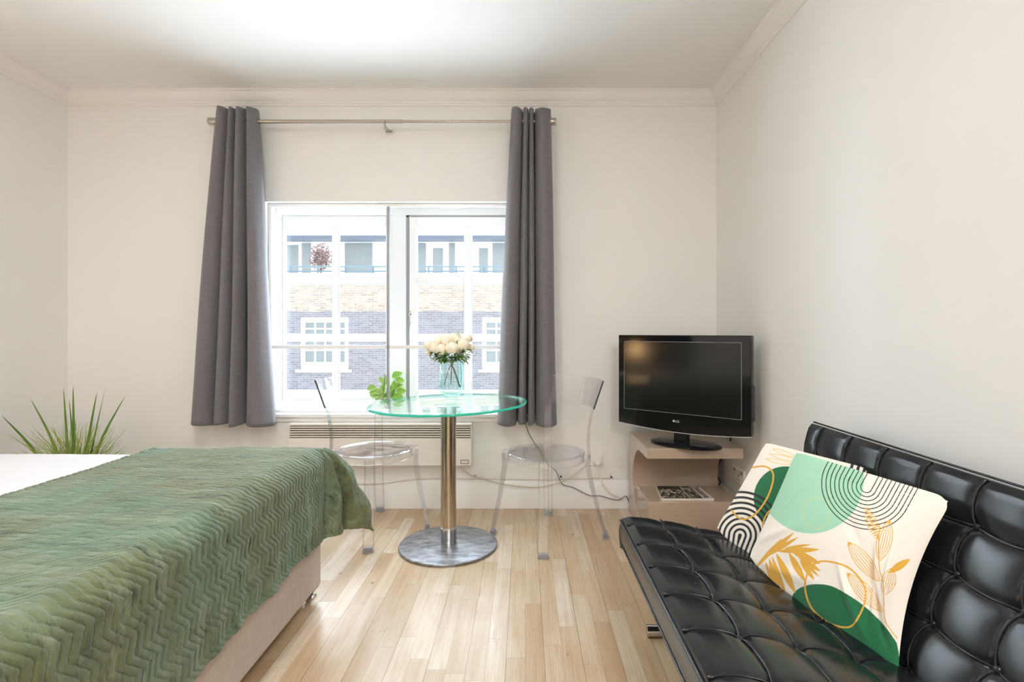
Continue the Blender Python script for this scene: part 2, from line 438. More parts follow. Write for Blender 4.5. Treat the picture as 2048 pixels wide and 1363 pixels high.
# handle on the right sash
hx, hz = wx(822), wz(632)
m = MB(); m.ball((hx, WP-.014, hz+.012), .014, 12, 8, (.8, .5, 1.8)); m.tube([(hx, WP-.02, hz+.01), (hx+.003, WP-.034, hz), (hx+.004, WP-.034, hz-.03), (hx+.002, WP-.030, hz-.072)], [.006, .007, .006, .004], 8)
m.tube([(hx-.008, WP-.022, hz+.024), (hx+.012, WP-.03, hz+.02), (hx+.008, WP-.03, hz-.006)], .004, 8)
m.build('handle', M['nickel'], rs, smooth=True)
m = MB(); m.box(WX0-.05, WX1+.05, 3.312, D, .578, .60); m.box(WX0, WX1, D, WP+.002, .578, .60); m.build('window_sill', M['gloss_white'], win, bevel=.005)
m = MB(); m.box(WX0-.03, WX1+.03, D-.016, D-.0005, .548, .5775); m.build('apron', M['gloss_white'], win, bevel=.003)
# secondary glazing, one plane nearer than the sashes
SP = 3.405
sg = struct(bpy.data.objects.new('window_2', None)); C.objects.link(sg); sg.location = ((WX0+WX1)/2, SP, WZ0)
def sx(x): return wx(x, SP)
def sz(y): return wz(y, SP)
m = MB(); m.box(WX0, WX1, SP-.012, SP+.012, WZ1-.022, WZ1); m.box(WX0, WX1, SP-.012, SP+.012, WZ0, WZ0+.02)
m.box(WX0, WX0+.022, SP-.012, SP+.012, WZ0+.02, WZ1-.022); m.box(WX1-.022, WX1, SP-.012, SP+.012, WZ0+.02, WZ1-.022)
m.box(WX0+.022, sx(773.4), SP-.009, SP+.009, sz(697), sz(690)); m.box(sx(779), WX1-.022, SP-.009, SP+.009, sz(697), sz(690))
m.build('glazing_frame', M['gloss_white'], sg, bevel=.002)
m = MB(); m.box(sx(774.2), sx(778.6), SP-.014, SP+.014, WZ0+.02, WZ1-.022); m.build('meeting_stile', M['alu'], sg, bevel=.001)
m = MB(); m.box(WX0+.022, sx(773.4), SP-.002, SP+.002, sz(690), WZ1-.022); m.box(sx(779), WX1-.022, SP-.002, SP+.002, sz(690), WZ1-.022)
m.box(WX0+.022, sx(773.4), SP-.002, SP+.002, WZ0+.02, sz(697)); m.box(sx(779), WX1-.022, SP-.002, SP+.002, WZ0+.02, sz(697))
m.build('pane', M['pane'], sg)

# ------------------------------------------------------------------ building across the street
BY = 16.0
def bx_(x, d=BY): return (x-VX)*d/F
def bz_(y, d=BY): return HC-(y-VY)*d/F
bl = thing('brick_building', 'pale brick building with white sash windows and a railed roof terrace across the street', 'building', (-3, BY, -4))
xw0, xw1 = -14, 6
wins = [(bx_(600), bx_(697)), (bx_(964), bx_(1061)), (bx_(236), bx_(333))]
zt_, zb_ = bz_(634), bz_(738)
m = MB(); xs_ = xw0
for (a, b) in sorted(wins):
    m.box(xs_, a, BY, BY+.4, -4, 2.8); m.box(a, b, BY, BY+.4, zt_, 2.8); m.box(a, b, BY, BY+.4, -4, zb_); xs_ = b
m.box(xs_, xw1, BY, BY+.4, -4, 2.8)
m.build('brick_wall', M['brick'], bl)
for (a, b) in wins:
    m = MB(); w = .13
    m.box(a, a+w, BY+.05, BY+.15, zb_, zt_); m.box(b-w, b, BY+.05, BY+.15, zb_, zt_)
    m.box(a+w, b-w, BY+.05, BY+.15, zt_-.16, zt_); m.box(a+w, b-w, BY+.05, BY+.15, zb_, zb_+.22)
    zm = bz_(674); m.box(a+w, b-w, BY+.05, BY+.15, zm-.06, zm+.06)
    iw = (b-a-2*w)
    for k in (1, 2, 3): m.box(a+w+iw*k/4-.025, a+w+iw*k/4+.025, BY+.06, BY+.14, zb_+.22, zt_-.16)
    for zq in (bz_(657), bz_(700)): m.box(a+w, b-w, BY+.062, BY+.138, zq-.022, zq+.022)
    fr = m.build('window_frame', M['ext_white'], bl)
    g = MB(); g.box(a+w, b-w, BY+.09, BY+.1, zb_+.2, zt_-.1); g.build('pane', M['ext_pane'], fr)
    m = MB(); m.box(a-.1, b+.1, BY-.1, BY+.1, zb_-.09, zb_); m.build('stone_sill', M['ext_cream'], bl)
m = MB(); m.box(xw0, xw1, BY-.05, BY+.3, 2.8, 2.9); m.build('coping', M['ext_white'], bl)
UY = 17.6
m = MB(); m.box(xw0, xw1, UY, UY+.3, 2.2, bz_(477, UY)); m.build('terrace_wall', M['ext_white'], bl)
m = MB(); m.box(xw0, xw1, UY-.5, UY+.3, bz_(478, UY-.5), bz_(470, UY-.5)); m.build('eave', M['ext_slate'], bl)
m = MB(); m.prism([(UY-.5, bz_(470, UY-.5)), (UY+2.5, bz_(470, UY-.5)+2.2), (UY+2.5, bz_(470, UY-.5))], lambda p, t: (t, p[0], p[1]), xw0, xw1); m.build('roof', M['ext_cream'], bl)
for (xa, xb, ya, yb) in ((575, 597, 490, 548), (604, 622, 486, 548), (690, 745, 486, 548), (836, 852, 486, 548), (866, 886, 496, 548), (898, 910, 486, 548), (958, 976, 496, 548), (985, 1012, 486, 548), (1022, 1050, 486, 548)):
    m = MB(); m.box(bx_(xa, UY), bx_(xb, UY), UY-.03, UY-.01, bz_(yb, UY), bz_(ya, UY)); m.build('terrace_window', M['ext_pane'], bl)
m = MB()
RY = BY+.15
for zq in (bz_(533, RY), bz_(542, RY)): m.tube([(xw0, RY, zq), (xw1, RY, zq)], .022, 6)
x = xw0
while x < xw1: m.box(x-.02, x+.02, RY-.02, RY+.02, 2.9, bz_(532, RY)); x += .85
m.build('terrace_railing', M['ext_rail'], bl)
# shrub on the terrace
sh = thing('shrub', 'small twiggy reddish shrub on the roof terrace opposite', 'plant', (bx_(642, 16.6), 16.6, 2.2))
m = MB(); rr = random.Random(3)
for k in range(900):
    u = Vector((rr.gauss(0, 1), rr.gauss(0, 1), rr.gauss(0, 1))).normalized()*rr.uniform(.3, 1)
    c = Vector((bx_(642, 16.6)+u.x*.36, 16.6+u.y*.3, 3.45+u.z*.5)); a = Vector((rr.gauss(0,1), rr.gauss(0,1), rr.gauss(0,1))).normalized()*.035; b = a.orthogonal().normalized()*.025
    m.add([c-a, c+b, c+a, c-b], [(0, 1, 2, 3)])
m.build('foliage', plain('reddish leaf', sr(130, 100, 98), .7, 0, 0, 0, .4), sh)
m = MB(); m.tube([(bx_(642, 16.6), 16.6, 2.2), (bx_(642, 16.6), 16.6, 3.4)], .03, 6); m.build('stem', M['stem'], sh)

# ------------------------------------------------------------------ curtains and rod
CY = 3.235
def cx(x): return (x-VX)*CY/F
def cz(y): return HC-(y-VY)*CY/F
ZROD = cz(243)
rod = thing('curtain_rod', 'satin nickel curtain rod with cylinder ends above the window', 'curtain rod', ((cx(418)+cx(1112))/2, CY, ZROD))
m = MB(); m.tube([(cx(430), CY, ZROD), (cx(805), CY, ZROD)], .0115, 14); m.tube([(cx(800), CY, ZROD+.0005), (cx(1102), CY, ZROD+.0005)], .0085, 14); m.build('pole', M['nickel'], rod, smooth='auto')
for a, b in ((418, 437), (1097, 1112)):
    m = MB(); m.lathe([(.0, 0), (.021, 0), (.023, .003), (.023, (b-a)*CY/F-.003), (.021, (b-a)*CY/F)], (cx(a), CY, ZROD), 24, axis='x'); m.build('finial', M['nickel'], rod, smooth='auto')
for xb in (441, 769, 1094):
    m = MB(); X = cx(xb)
    m.tube([(X, D-.001, ZROD-.02), (X, CY+.02, ZROD-.02), (X, CY, ZROD-.021)], .006, 8)
    m.lathe([(.022, -.004), (.022, .004)], (X, D-.006, ZROD-.02), 20)
    m.tube([(X-.012*0, CY-.017, ZROD+.006), (X, CY-.016, ZROD-.012), (X, CY, ZROD-.020), (X, CY+.016, ZROD-.012)], .004, 8)
    m.tube([(X, CY-.012, ZROD-.016), (X+.005, CY-.016, ZROD-.03), (X+.006, CY-.012, ZROD-.052)], [.006, .006, .0075], 8)
    m.build('bracket', M['nickel'], rod, smooth='auto')

def curtain(name, label, tseg, bseg, top, bot, ztop, zbot, seed):
    """tseg/bseg: front fold spans as fractions; folds return to the back between them"""
    rr = random.Random(seed)
    def plan(seg, x0, x1, amp):
        P = []
        W = x1-x0
        for i, (a, b) in enumerate(seg):
            w = b-a
            P += [(a+.14*w, .55*amp+.02), (a+.02*w, .15*amp), (a+.02*w, -.35*amp), (a+.20*w, -amp*1.05), (a+.45*w, -amp*1.45), (a+.74*w, -amp*1.2), (a+.94*w, -amp*.55), (b, .05*amp), (b-.12*w, .6*amp+.02)]
            if i < len(seg)-1:
                c = seg[i+1][0]; P += [((b+c)/2, amp*.95+.02)]
        return [Vector((x0+W*p[0], p[1], 0)) for p in P]
    tp = spline(plan(tseg, top[0], top[1], .042), 6); bp_ = spline(plan(bseg, bot[0], bot[1], .062), 6)
    n = len(tp)-1
    NV = 70
    m = MB()
    def fn(u, v):
        i = min(int(u*n+1e-6), n)
        a, b = tp[i], bp_[i]
        k = v**.85
        p = a.lerp(b, k)
        z = ztop+(zbot-ztop)*v
        s = u*20
        y = p.y+.006*math.sin(v*5+s)*v; xx = p.x+.004*math.sin(v*7+s*1.3)*v
        if v == 0: z += .0
        z += (.010*math.sin(u*2*PI*len(tseg)*1.0+1.0))*(1-v)**8+.008*math.sin(u*17+seed)*v**12
        return (xx, CY+y, z)
    m.grid(fn, n, NV)
    root = thing(name, label, 'curtain', ((bot[0]+bot[1])/2, CY, zbot))
    m.build('fabric_panel', M['curtain'], root, smooth=True, solid=.003)
    for i, (a, b) in enumerate(tseg):
        for q in (a+.04, b-.02):
            X = top[0]+(top[1]-top[0])*q
            g = MB()
            pts = [(X+.002*math.sin(t), CY+.021*math.cos(t), ZROD+.021*math.sin(t)) for t in [2*PI*k/20 for k in range(21)]]
            g.tube(pts, .0042, 8); g.build('eyelet', M['nickel'], root, smooth=True)
    return root
curtain('curtain', 'grey curtain bunched at the left end of the rod', [(0, .33), (.36, .50), (.52, .76), (.80, 1)], [(0, .285), (.30, .49), (.50, .64), (.685, 1)],
        (cx(438), cx(512)), (cx(386), cx(548)), cz(218), cz(847), 1)
curtain('curtain', 'grey curtain bunched at the right end of the rod, behind the glass table', [(0, .28), (.30, .43), (.45, .56), (.60, 1)], [(0, .33), (.355, .50), (.52, .64), (.66, 1)],
        (cx(1024), cx(1101)), (cx(994), cx(1112)), cz(220), cz(846), 2)

# ------------------------------------------------------------------ heater, sockets, cables
HY = 3.265
def hx_(x): return (x-VX)*HY/F
def hz_(y): return HC-(y-VY)*HY/F
ht = thing('wall_heater', 'white slatted panel heater under the window', 'heater', (hx_(760), D, hz_(931)))
m = MB(); x0, x1 = hx_(577), hx_(943)
m.box(x0, x1, HY, D-.012, hz_(931), hz_(876)); m.box(x0, x1, HY+.004, D-.012, hz_(851), hz_(847)); m.box(x0, x0+.006, HY, D-.012, hz_(876), hz_(851)); m.box(x1-.006, x1, HY, D-.012, hz_(876), hz_(851))
m.box(hx_(911)-.002, hx_(911)+.002, HY+.002, HY+.02, hz_(876), hz_(851))
m.build('casing', M['heater'], ht, bevel=.004)
m = MB(); m.box(x0+.006, x1-.006, HY+.02, D-.014, hz_(876), hz_(851)); m.build('vent_recess', M['grille_dark'], ht)
for k in range(5):
    z = hz_(854+k*4.7)
    m = MB(); m.box(x0+.007, x1-.007, HY+.002, HY+.018, z-.0035, z+.0035); m.build('slat', M['heater'], ht, bevel=.001)
m = MB(); m.box(hx_(921), hx_(937), HY-.0015, HY, hz_(927), hz_(919)); bd = m.build('badge', M['dark_plastic'], ht)
m = MB(); m.box(hx_(922), hx_(936), HY-.0022, HY-.0015, hz_(926), hz_(920)); m.build('badge_face', M['heater'], bd)
m = MB(); m.box(x0+.1, x1-.1, D-.012, D-.0005, hz_(925), hz_(860)); m.build('mounting_bracket', M['heater'], ht)

SY = D-.012
def wsx(x): return (x-VX)*SY/F
def wsz(y): return HC-(y-VY)*SY/F
so = thing('power_socket', 'white wall socket with a round plug in it, right of the clear chair', 'socket', (wsx(1190), D, wsz(932)))
m = MB(); m.box(wsx(1174), wsx(1206), D-.011, D-.0005, wsz(931), wsz(906)); m.build('face_plate', M['plastic'], so, bevel=.003)
m = MB(); m.box(wsx(1177), wsx(1181), D-.015, D-.011, wsz(916), wsz(910)); m.build('switch', M['grey_plastic'], so)
pg = thing('power_plug', 'round white plug with a hanging flex pushed into the wall socket', 'plug', (wsx(1194), D-.04, wsz(920)))
m = MB(); c = (wsx(1194), D-.0115, wsz(921))
prof_p = [(0, 0), (.022, 0), (.024, .006), (.023, .026), (.018, .034), (0, .035)]
vs = MB(); vs.lathe([(r+.0001, z) for r, z in prof_p], (0, 0, 0), 24)
R_ = Matrix.Rotation(PI/2, 4, 'X')
m.add([Vector(c)+(R_ @ Vector(v)) for v in vs.v], vs.f)
m.build('plug_body', M['plastic'], pg, smooth='auto')
m = MB(); m.tube(spline([(c[0], c[1]-.02, c[2]-.022), px(1199, 950, 3.31), px(1208, 972, 3.30), px(1226, 988, 3.30), px(1243, 994, 3.31)]), .0028, 6); m.build('flex', M['plastic'], pg, smooth=True)

m = MB(); m.tube(spline([px(918, 931, 3.29), px(934, 944, 3.31), px(950, 952, 3.32), px(1000, 966, 3.31), px(1040, 972, 3.31), px(1085, 973, 3.31), px(1130, 960, 3.31), px(1155, 944, 3.325), px(1172, 930, 3.333)]), .0035, 8)
tag(m.build('heater_cable', M['beige_cable'], smooth=True), 'beige cable sagging from the heater to the wall socket', 'cable')
m = MB(); m.tube(spline([px(560, 962, 3.325), px(640, 959, 3.325), px(700, 966, 3.325), px(760, 967, 3.325), px(840, 957, 3.333), px(950, 957, 3.333), px(1080, 959, 3.333), px(1150, 957, 3.333), px(1222, 955, 3.333)]), .0025, 6)
tag(m.build('skirting_cable', M['beige_cable'], smooth=True), 'thin beige cable clipped along the top of the skirting board', 'cable')
m = MB(); m.tube(spline([px(1050, 842, 3.30), px(1056, 862, 3.32), px(1068, 884, 3.325), px(1080, 902, 3.32), px(1096, 928, 3.32), px(1112, 942, 3.318), px(1124, 967, 3.315), px(1138, 972, 3.315), px(1150, 976, 3.315), px(1178, 990, 3.31), px(1200, 991, 3.31), px(1222, 997, 3.31), px(1238, 999, 3.31), px(1252, 992, 3.31), Vector((.668, 3.315, .03)), Vector((.70, 3.318, .004))], 5), .0022, 6)
tag(m.build('black_cable', M['black_cable'], smooth=True), 'thin black cable falling from behind the right curtain to the side table', 'cable')
for (x, y) in ((950, 952), (1122, 953), (1223, 954)):
    m = MB(); X, Z = wsx(x), wsz(y); m.lathe([(.001, 0), (.006, .0), (.006, .012), (.001, .014)], (0, 0, 0), 12)
    m.v = [tuple(Vector((X, D-.0005, Z))+(R_ @ Vector(v))) for v in m.v]
    tag(m.build('cable_clip', M['dark_plastic'], smooth='auto'), {950: 'small dark clip on the wall just right of the heater', 1122: 'small dark clip on the wall behind the right-hand clear chair', 1223: 'small dark clip on the wall between socket and side table'}[x], 'clip', 'dark clips above the skirting board')
# socket on the right wall
d0 = 2.984
s2 = thing('power_socket', 'white double wall socket low on the right wall beside the side table', 'socket', (XR, d0, .26))
m = MB(); m.box(XR-.010, XR-.0005, d0-.075, d0+.075, .26, .345); fp = m.build('face_plate', M['plastic'], s2, bevel=.003)
for dy in (-.05, .05):
    m = MB(); m.box(XR-.014, XR-.010, d0+dy-.008, d0+dy+.008, .318, .335); m.build('switch', M['grey_plastic'], s2)
m = MB()
for dy in (0,): m.box(XR-.0105, XR-.0098, d0+dy-.004, d0+dy+.004, .296, .31); m.box(XR-.0105, XR-.0098, d0+dy-.014, d0+dy-.006, .278, .284); m.box(XR-.0105, XR-.0098, d0+dy+.006, d0+dy+.014, .278, .284)
m.build('socket_hole', M['dark_plastic'], s2)

# ------------------------------------------------------------------ glass table
TX, TY = -.398, 2.75
tb = thing('bistro_table', 'round glass-topped bistro table on a steel column and disc base', 'table', (TX, TY, 0))
m = MB(); m.lathe([(.40, .738), (.4085, .7385), (.41, .741), (.41, .747), (.4085, .7495), (.40, .75)], (TX, TY, 0), 128)
mi = []
tilt = Matrix.Rotation(math.radians(-1.3), 4, 'Y'); cen = Vector((TX, TY, .738))
m.v = [tuple(cen+tilt @ (Vector(v)-cen)) for v in m.v]
for f in m.f: mi.append(1 if (len(f) == 4 and min(math.hypot(m.v[i][0]-TX, m.v[i][1]-TY) for i in f) > .3985) else 0)
m.mi = mi
m.build('glass_top', [M['table_glass'], M['glass_edge']], tb, smooth='auto')
m = MB(); m.lathe([(0, .730), (.075, .730), (.075, .7375), (0, .7375)], (TX, TY, 0), 48); m.build('mounting_plate', M['chrome'], tb, smooth='auto')
m = MB(); m.lathe([(.0401, .012), (.0401, .7300)], (TX, TY, 0), 48, close=False); m.build('column', M['steel_col'], tb, smooth=True)
m = MB(); m.lathe([(.0425, .012), (.0425, .10), (.0402, .102)], (TX, TY, 0), 48, close=False); m.build('collar', M['chrome'], tb, smooth='auto')
m = MB(); m.lathe([(0, 0), (.252, 0), (.256, .003), (.256, .010), (.253, .013), (.12, .016), (0, .016)], (TX, TY, 0), 96); m.build('base_plate', M['steel_base'], tb, smooth='auto')

# ------------------------------------------------------------------ clear chairs (local: forward +X)
def make_chair(label):
    r = thing('clear_chair', label, 'chair', (0, 0, 0), 0, 'clear plastic chairs at the glass table')
    m = MB(); R = .212
    m.lathe([(0, .448), (.10, .449), (.17, .453), (.195, .458), (R-.006, .462), (R, .459), (R, .420), (R-.004, .418), (R-.006, .421), (R-.007, .450), (.17, .446), (.10, .443), (0, .442)], (0, 0, 0), 72, close=False)
    for rz_, zz in ((R-.001, .4605), (R-.001, .4195), (R-.020, .4585)):
        m.tube([(rz_*math.cos(2*PI*k/72), rz_*math.sin(2*PI*k/72), zz) for k in range(73)], .0016, 6, 1, cap=False)
    m.build('seat', [M['poly'], M['poly_rim']], r, smooth='auto', local=True)
    def blade_(ang, pts, w0, w1, name):
        """channel section leg: web with two flanges; pts = (radius, z, flange depth)"""
        m = MB(); c, s_ = math.cos(ang), math.sin(ang)
        n = len(pts)
        def P(rad, tan, z): return (rad*c-tan*s_, rad*s_+tan*c, z)
        for (ta, tb_, dep) in ((-1, 1, None), (-1, -.82, 1), (.82, 1, 1)):
            vs = []
            for i, (rad, z, fd) in enumerate(pts):
                w = (w0+(w1-w0)*i/(n-1))/2
                dd = fd if dep else .006
                vs += [P(rad, ta*w, z), P(rad, tb_*w, z), P(rad-dd, tb_*w, z), P(rad-dd, ta*w, z)]
            fs = [(4*i+k, 4*i+(k+1) % 4, 4*(i+1)+(k+1) % 4, 4*(i+1)+k) for i in range(n-1) for k in range(4)]
            fs += [(3, 2, 1, 0), tuple(4*(n-1)+k for k in range(4))]
            m.add(vs, fs, 1 if dep else 0)
        return m.build(name, [M['poly'], M['poly_rim']], r, local=True, bevel=.0015)
    for ang in (PI/4, -PI/4, 3*PI/4, -3*PI/4):
        back = abs(ang) > 2
        ro = .335 if back else .305
        pts = [(.243-.0*k, .452, .022) if k == 0 else (.236+(ro-.236)*(k/8)**1.35, .44*(1-k/8)+.012, .030-.012*k/8) for k in range(9)]
        lg = blade_(ang, pts, .050, .054, 'leg')
        c, s_ = math.cos(ang), math.sin(ang)
        rot = Matrix.Rotation(ang, 4, 'Z')
        m = MB(); m.box(ro-.030, ro+.004, -.029, .029, 0, .004, rot=rot); m.box(ro-.022, ro+.001, -.024, .024, .004, .024, rot=rot); m.build('foot', M['grey_plastic'], lg, local=True, bevel=.002)
        m = MB(); m.box(.205, .243, -.027, .027, .415, .466, rot=rot); m.box(.19, .212, -.022, .022, .452, .468, rot=rot); m.build('joint', M['poly'], lg, local=True, bevel=.004)
        if back:
            pts = [(.240, .455, .014), (.238, .52, .016), (.243, .60, .015), (.254, .67, .012), (.270, .72, .010)]
            up = blade_(ang, pts, .046, .044, 'upright')
    # curved back band
    m = MB()
    a0, a1 = 3*PI/4-.09, 5*PI/4+.09
    def rad(z): return .262+(z-.70)*.33
    def fo(u, v, off):
        a = a0+(a1-a0)*u; z = .70+.155*v
        e = min(u, 1-u)
        q = rad(z)+off-.010*math.sin(PI*u)*0
        return (q*math.cos(a), q*math.sin(a), z)
    n, k = 40, 4
    m.grid(lambda u, v: fo(u, v, .004), n, k); m.grid(lambda u, v: fo(u, v, -.004), n, k, flip=True)
    for v in (0, 1): m.grid(lambda u, w: fo(u, v, -.004+.008*w), n, 1)
    m.build('backrest', M['poly'], r, smooth='auto', local=True, weld=True)
    for u in (0, 1):
        m = MB(); m.grid(lambda a, w: fo(u+(-.002 if u == 0 else .002)+(a-.5)*.004, w, -.004), 1, 4); m.grid(lambda a, w: fo(u+(-.002 if u == 0 else .002)+(a-.5)*.004, w, .004), 1, 4)
        m.grid(lambda a, w: fo(u+(-.004 if u == 0 else .004), w, -.004+.008*a), 1, 4); m.grid(lambda a, w: fo(u, w, -.004+.008*a), 1, 4)
        m.build('back_edge', M['poly_edge'], r, local=True)
    return r
ch = make_chair('clear plastic chair with a round seat, to the right of the glass table')
ch.location = (.118, 2.89, 0); ch.rotation_euler.z = math.radians(220)
c2 = copy_tree(ch); c2['label'] = 'clear plastic round-seated chair left of the glass table, by the bed'
c2.location = (-.846, 2.96, 0); c2.rotation_euler.z = math.radians(325)

# ------------------------------------------------------------------ vase and flowers
VXX, VYY = -.390, 2.80
vs_ = thing('glass_vase', 'ribbed pale green glass vase on the glass table, holding flowers', 'vase', (VXX, VYY, .75))
rib = lambda a, z: 1+.024*math.cos(a*20)*min(1, max(0, (z-.012)/.03))
smooth_prof = lambda P: [(p.x, p.y) for p in spline([(a, b, 0) for a, b in P], 6)]
m = MB()
outer = [(.030, 0), (.034, .003), (.033, .012), (.038, .022), (.052, .045), (.060, .070), (.0625, .11), (.062, .16), (.059, .20), (.057, .222)]
inner = [(.054, .222), (.056, .20), (.059, .16), (.0595, .11), (.056, .07), (.047, .048), (.03, .032), (.0, .028)]
m.lathe([(0.0, 0)]+smooth_prof(outer)+smooth_prof(inner), (VXX, VYY, .7503), 200, mod=rib, close=False)
m.build('vase_body', M['vase_glass'], vs_, smooth=True)
cnt = [(856, 692, 0), (867, 697, .01), (883, 701, -.02), (904, 698, -.05), (926, 691, -.03), (893, 683, 0), (913, 678, .02), (875, 684, .03), (936, 678, .03), (905, 676, .05), (941, 696, .02), (887, 677, .06), (858, 705, .03), (921, 700, .02)]
lbl = ['cream bloom at the far left of the bunch', 'cream bloom second from the left in the bunch', 'cream bloom low left of the middle of the bunch', 'largest cream bloom, low in the middle of the bunch', 'round cream bloom at the right front of the bunch', 'cream bloom in the middle of the bunch', 'cream bloom high right of the middle of the bunch', 'cream bloom at the upper left of the bunch', 'pale bloom at the upper right edge of the bunch', 'bloom at the top of the bunch, half hidden', 'small bloom at the right edge of the bunch', 'bloom at the top left of the bunch, half hidden', 'small bloom at the lower left edge of the bunch', 'bloom half hidden low at the right of the bunch']
for k, (x, y, dd) in enumerate(cnt):
    d = 2.775+dd; c = px(x, y, d); rad = (.024, .030, .033, .035, .036, .031, .028, .027, .025, .026, .022, .025, .021, .028)[k]
    fl = thing('peony', lbl[k]+' in the green vase', 'flower', c, 0, 'cream flowers in the vase')
    rr = random.Random(k); ph = rr.random()*6
    m = MB(); view = (Vector((0, 0, HC+.3))-c).normalized()
    m.ball(c, rad*.66, 20, 14, (1, 1, .92))
    # overlapping petals
    for ring, (npet, el, rs_) in enumerate(((5, 1.15, .80), (7, .75, .93), (8, .25, 1.02), (7, -.35, .98))):
        for j in range(npet):
            a = 2*PI*(j+.5*ring)/npet+ph
            dirv = Vector((math.cos(a)*math.cos(el), math.sin(a)*math.cos(el), math.sin(el)))
            t1 = dirv.cross(Vector((0, 0, 1))).normalized(); t2 = t1.cross(dirv).normalized()
            def fn(u, v, dirv=dirv, t1=t1, t2=t2, rs_=rs_):
                x_ = (u-.5)*1.10; y_ = (v-.35)*1.05
                w = 1-.25*abs(x_)**2
                q = dirv+t1*x_*math.sqrt(max(.05, 1-(v-.5)**2*3))+t2*y_
                q = q.normalized()*rs_*(1+.20*v*v-.05)+Vector((0, 0, .04*v))
                return c+q*rad*w
            m.grid(fn, 4, 4)
    m.build('petals', M['petal'], fl, smooth=True)
    tgt = Vector((VXX+(.045 if k % 3 == 0 else -.04 if k % 3 == 1 else -.005), VYY+(-.01 if k % 2 else .012), .75+.075+.01*(k % 3)))
    if k in (0, 2, 3, 4, 8): 
        m = MB(); m.tube(spline([c-Vector((0, 0, rad*.8)), Vector((VXX+.002*(k-3), VYY, .955)), tgt], 5), [.0022]*11, 6); m.build('stem', M['stem'], fl, smooth=True)
lf = thing('flower_foliage', 'green and lime leaves tucked below the cream flowers in the vase', 'leaves', (VXX, VYY, .96))
m = MB(); m2 = MB(); rr = random.Random(11)
def leaf(mb, c, dirv, L, W, up=Vector((0, 0, 1)), bend=.3):
    side = dirv.cross(up).normalized(); nn = side.cross(dirv).normalized()
    def fn(u, v):
        w = W*math.sin(PI*min(1, max(0, v)))**.8*(1-.3*v)
        p = c+dirv*L*v+side*(u-.5)*w+nn*(abs(u-.5)*w*.5-bend*L*v*v)
        return p
    mb.grid(fn, 2, 6)
for k in range(90):
    a = rr.uniform(0, 2*PI); rr_ = rr.uniform(.2, 1)
    q = Vector((VXX-.003+math.cos(a)*.075*rr_, VYY+math.sin(a)*.06*rr_, .962+rr.uniform(0, .03)+.01*rr_))
    d = Vector((math.cos(a), math.sin(a), rr.uniform(-.6, .5))).normalized()
    leaf(m if k % 3 else m2, q, d, rr.uniform(.028, .046), rr.uniform(.016, .026))
for (x, y) in ((864, 709), (872, 714), (880, 716), (889, 716), (897, 714), (905, 718), (912, 714), (921, 708), (928, 706), (936, 700), (942, 702), (912, 706), (893, 708), (917, 688), (912, 682), (876, 708)):
    c = px(x, y, 2.725)
    for j in range(3): leaf(m, c, Vector((rr.gauss(0, 1), rr.gauss(-.4, .5), rr.gauss(-.1, .8))).normalized(), rr.uniform(.022, .032), rr.uniform(.014, .02))
for (x, y) in ((918, 666), (860, 714), (868, 716), (925, 712), (944, 706), (938, 712), (915, 716)):
    c = px(x, y, 2.76)
    for j in range(5): leaf(m2, c, Vector((rr.gauss(0, 1), rr.gauss(0, .6), rr.gauss(0, 1))).normalized(), .016, .009)
m.build('green_leaves', M['dark_leaf'], lf, smooth=True); m2.build('lime_sprigs', M['lime'], lf, smooth=True)

# basil on the sill
bs = thing('basil_plant', 'bright green leafy plant in a small white pot on the window sill', 'plant', (wx(772, 3.45), 3.45, .60))
c0 = Vector((wx(772, 3.452), 3.452, .60))
m = MB(); m.lathe([(0, 0), (.026, 0), (.034, .058), (.035, .060), (.032, .060), (.030, .052), (0, .052)], c0, 32); m.build('pot', M['white_pot'], bs, smooth='auto')
m = MB(); m3 = MB(); rr = random.Random(5)
for (x, y, sx_, sy_, L) in ((745, 775, -1, -.25, .055), (752, 790, -1, .05, .06), (766, 778, -.1, 1, .05), (770, 793, .2, .1, .05), (792, 750, .8, .35, .06), (798, 760, 1, -.1, .05), (789, 768, .25, -1, .05), (800, 782, .9, .1, .055), (795, 792, .9, -.2, .055), (763, 760, -.5, .8, .04), (757, 783, -.8, .4, .05), (786, 786, .2, .9, .05), (769, 766, .2, 1, .045), (760, 792, -.4, -.3, .05), (764, 784, .3, .6, .045), (783, 776, .6, .4, .045), (788, 793, .5, -.2, .05), (748, 783, -.7, -.2, .045), (796, 772, .8, .3, .045), (774, 756, .1, .9, .035)):
    c = px(x, y, 3.452)
    d = Vector((sx_, rr.uniform(-.2, .1), sy_)).normalized()
    leaf(m, c-d*L*.5, d, L*1.25, L*.95, Vector((0, -1, .3)), .12)
    m3.tube([c0+Vector((0, 0, .05)), (c0+c)/2+Vector((0, 0, .02)), c], .0016, 5)
m.build('leaves', M['leaf'], bs, smooth=True); m3.build('stem', M['stem'], bs, smooth=True)

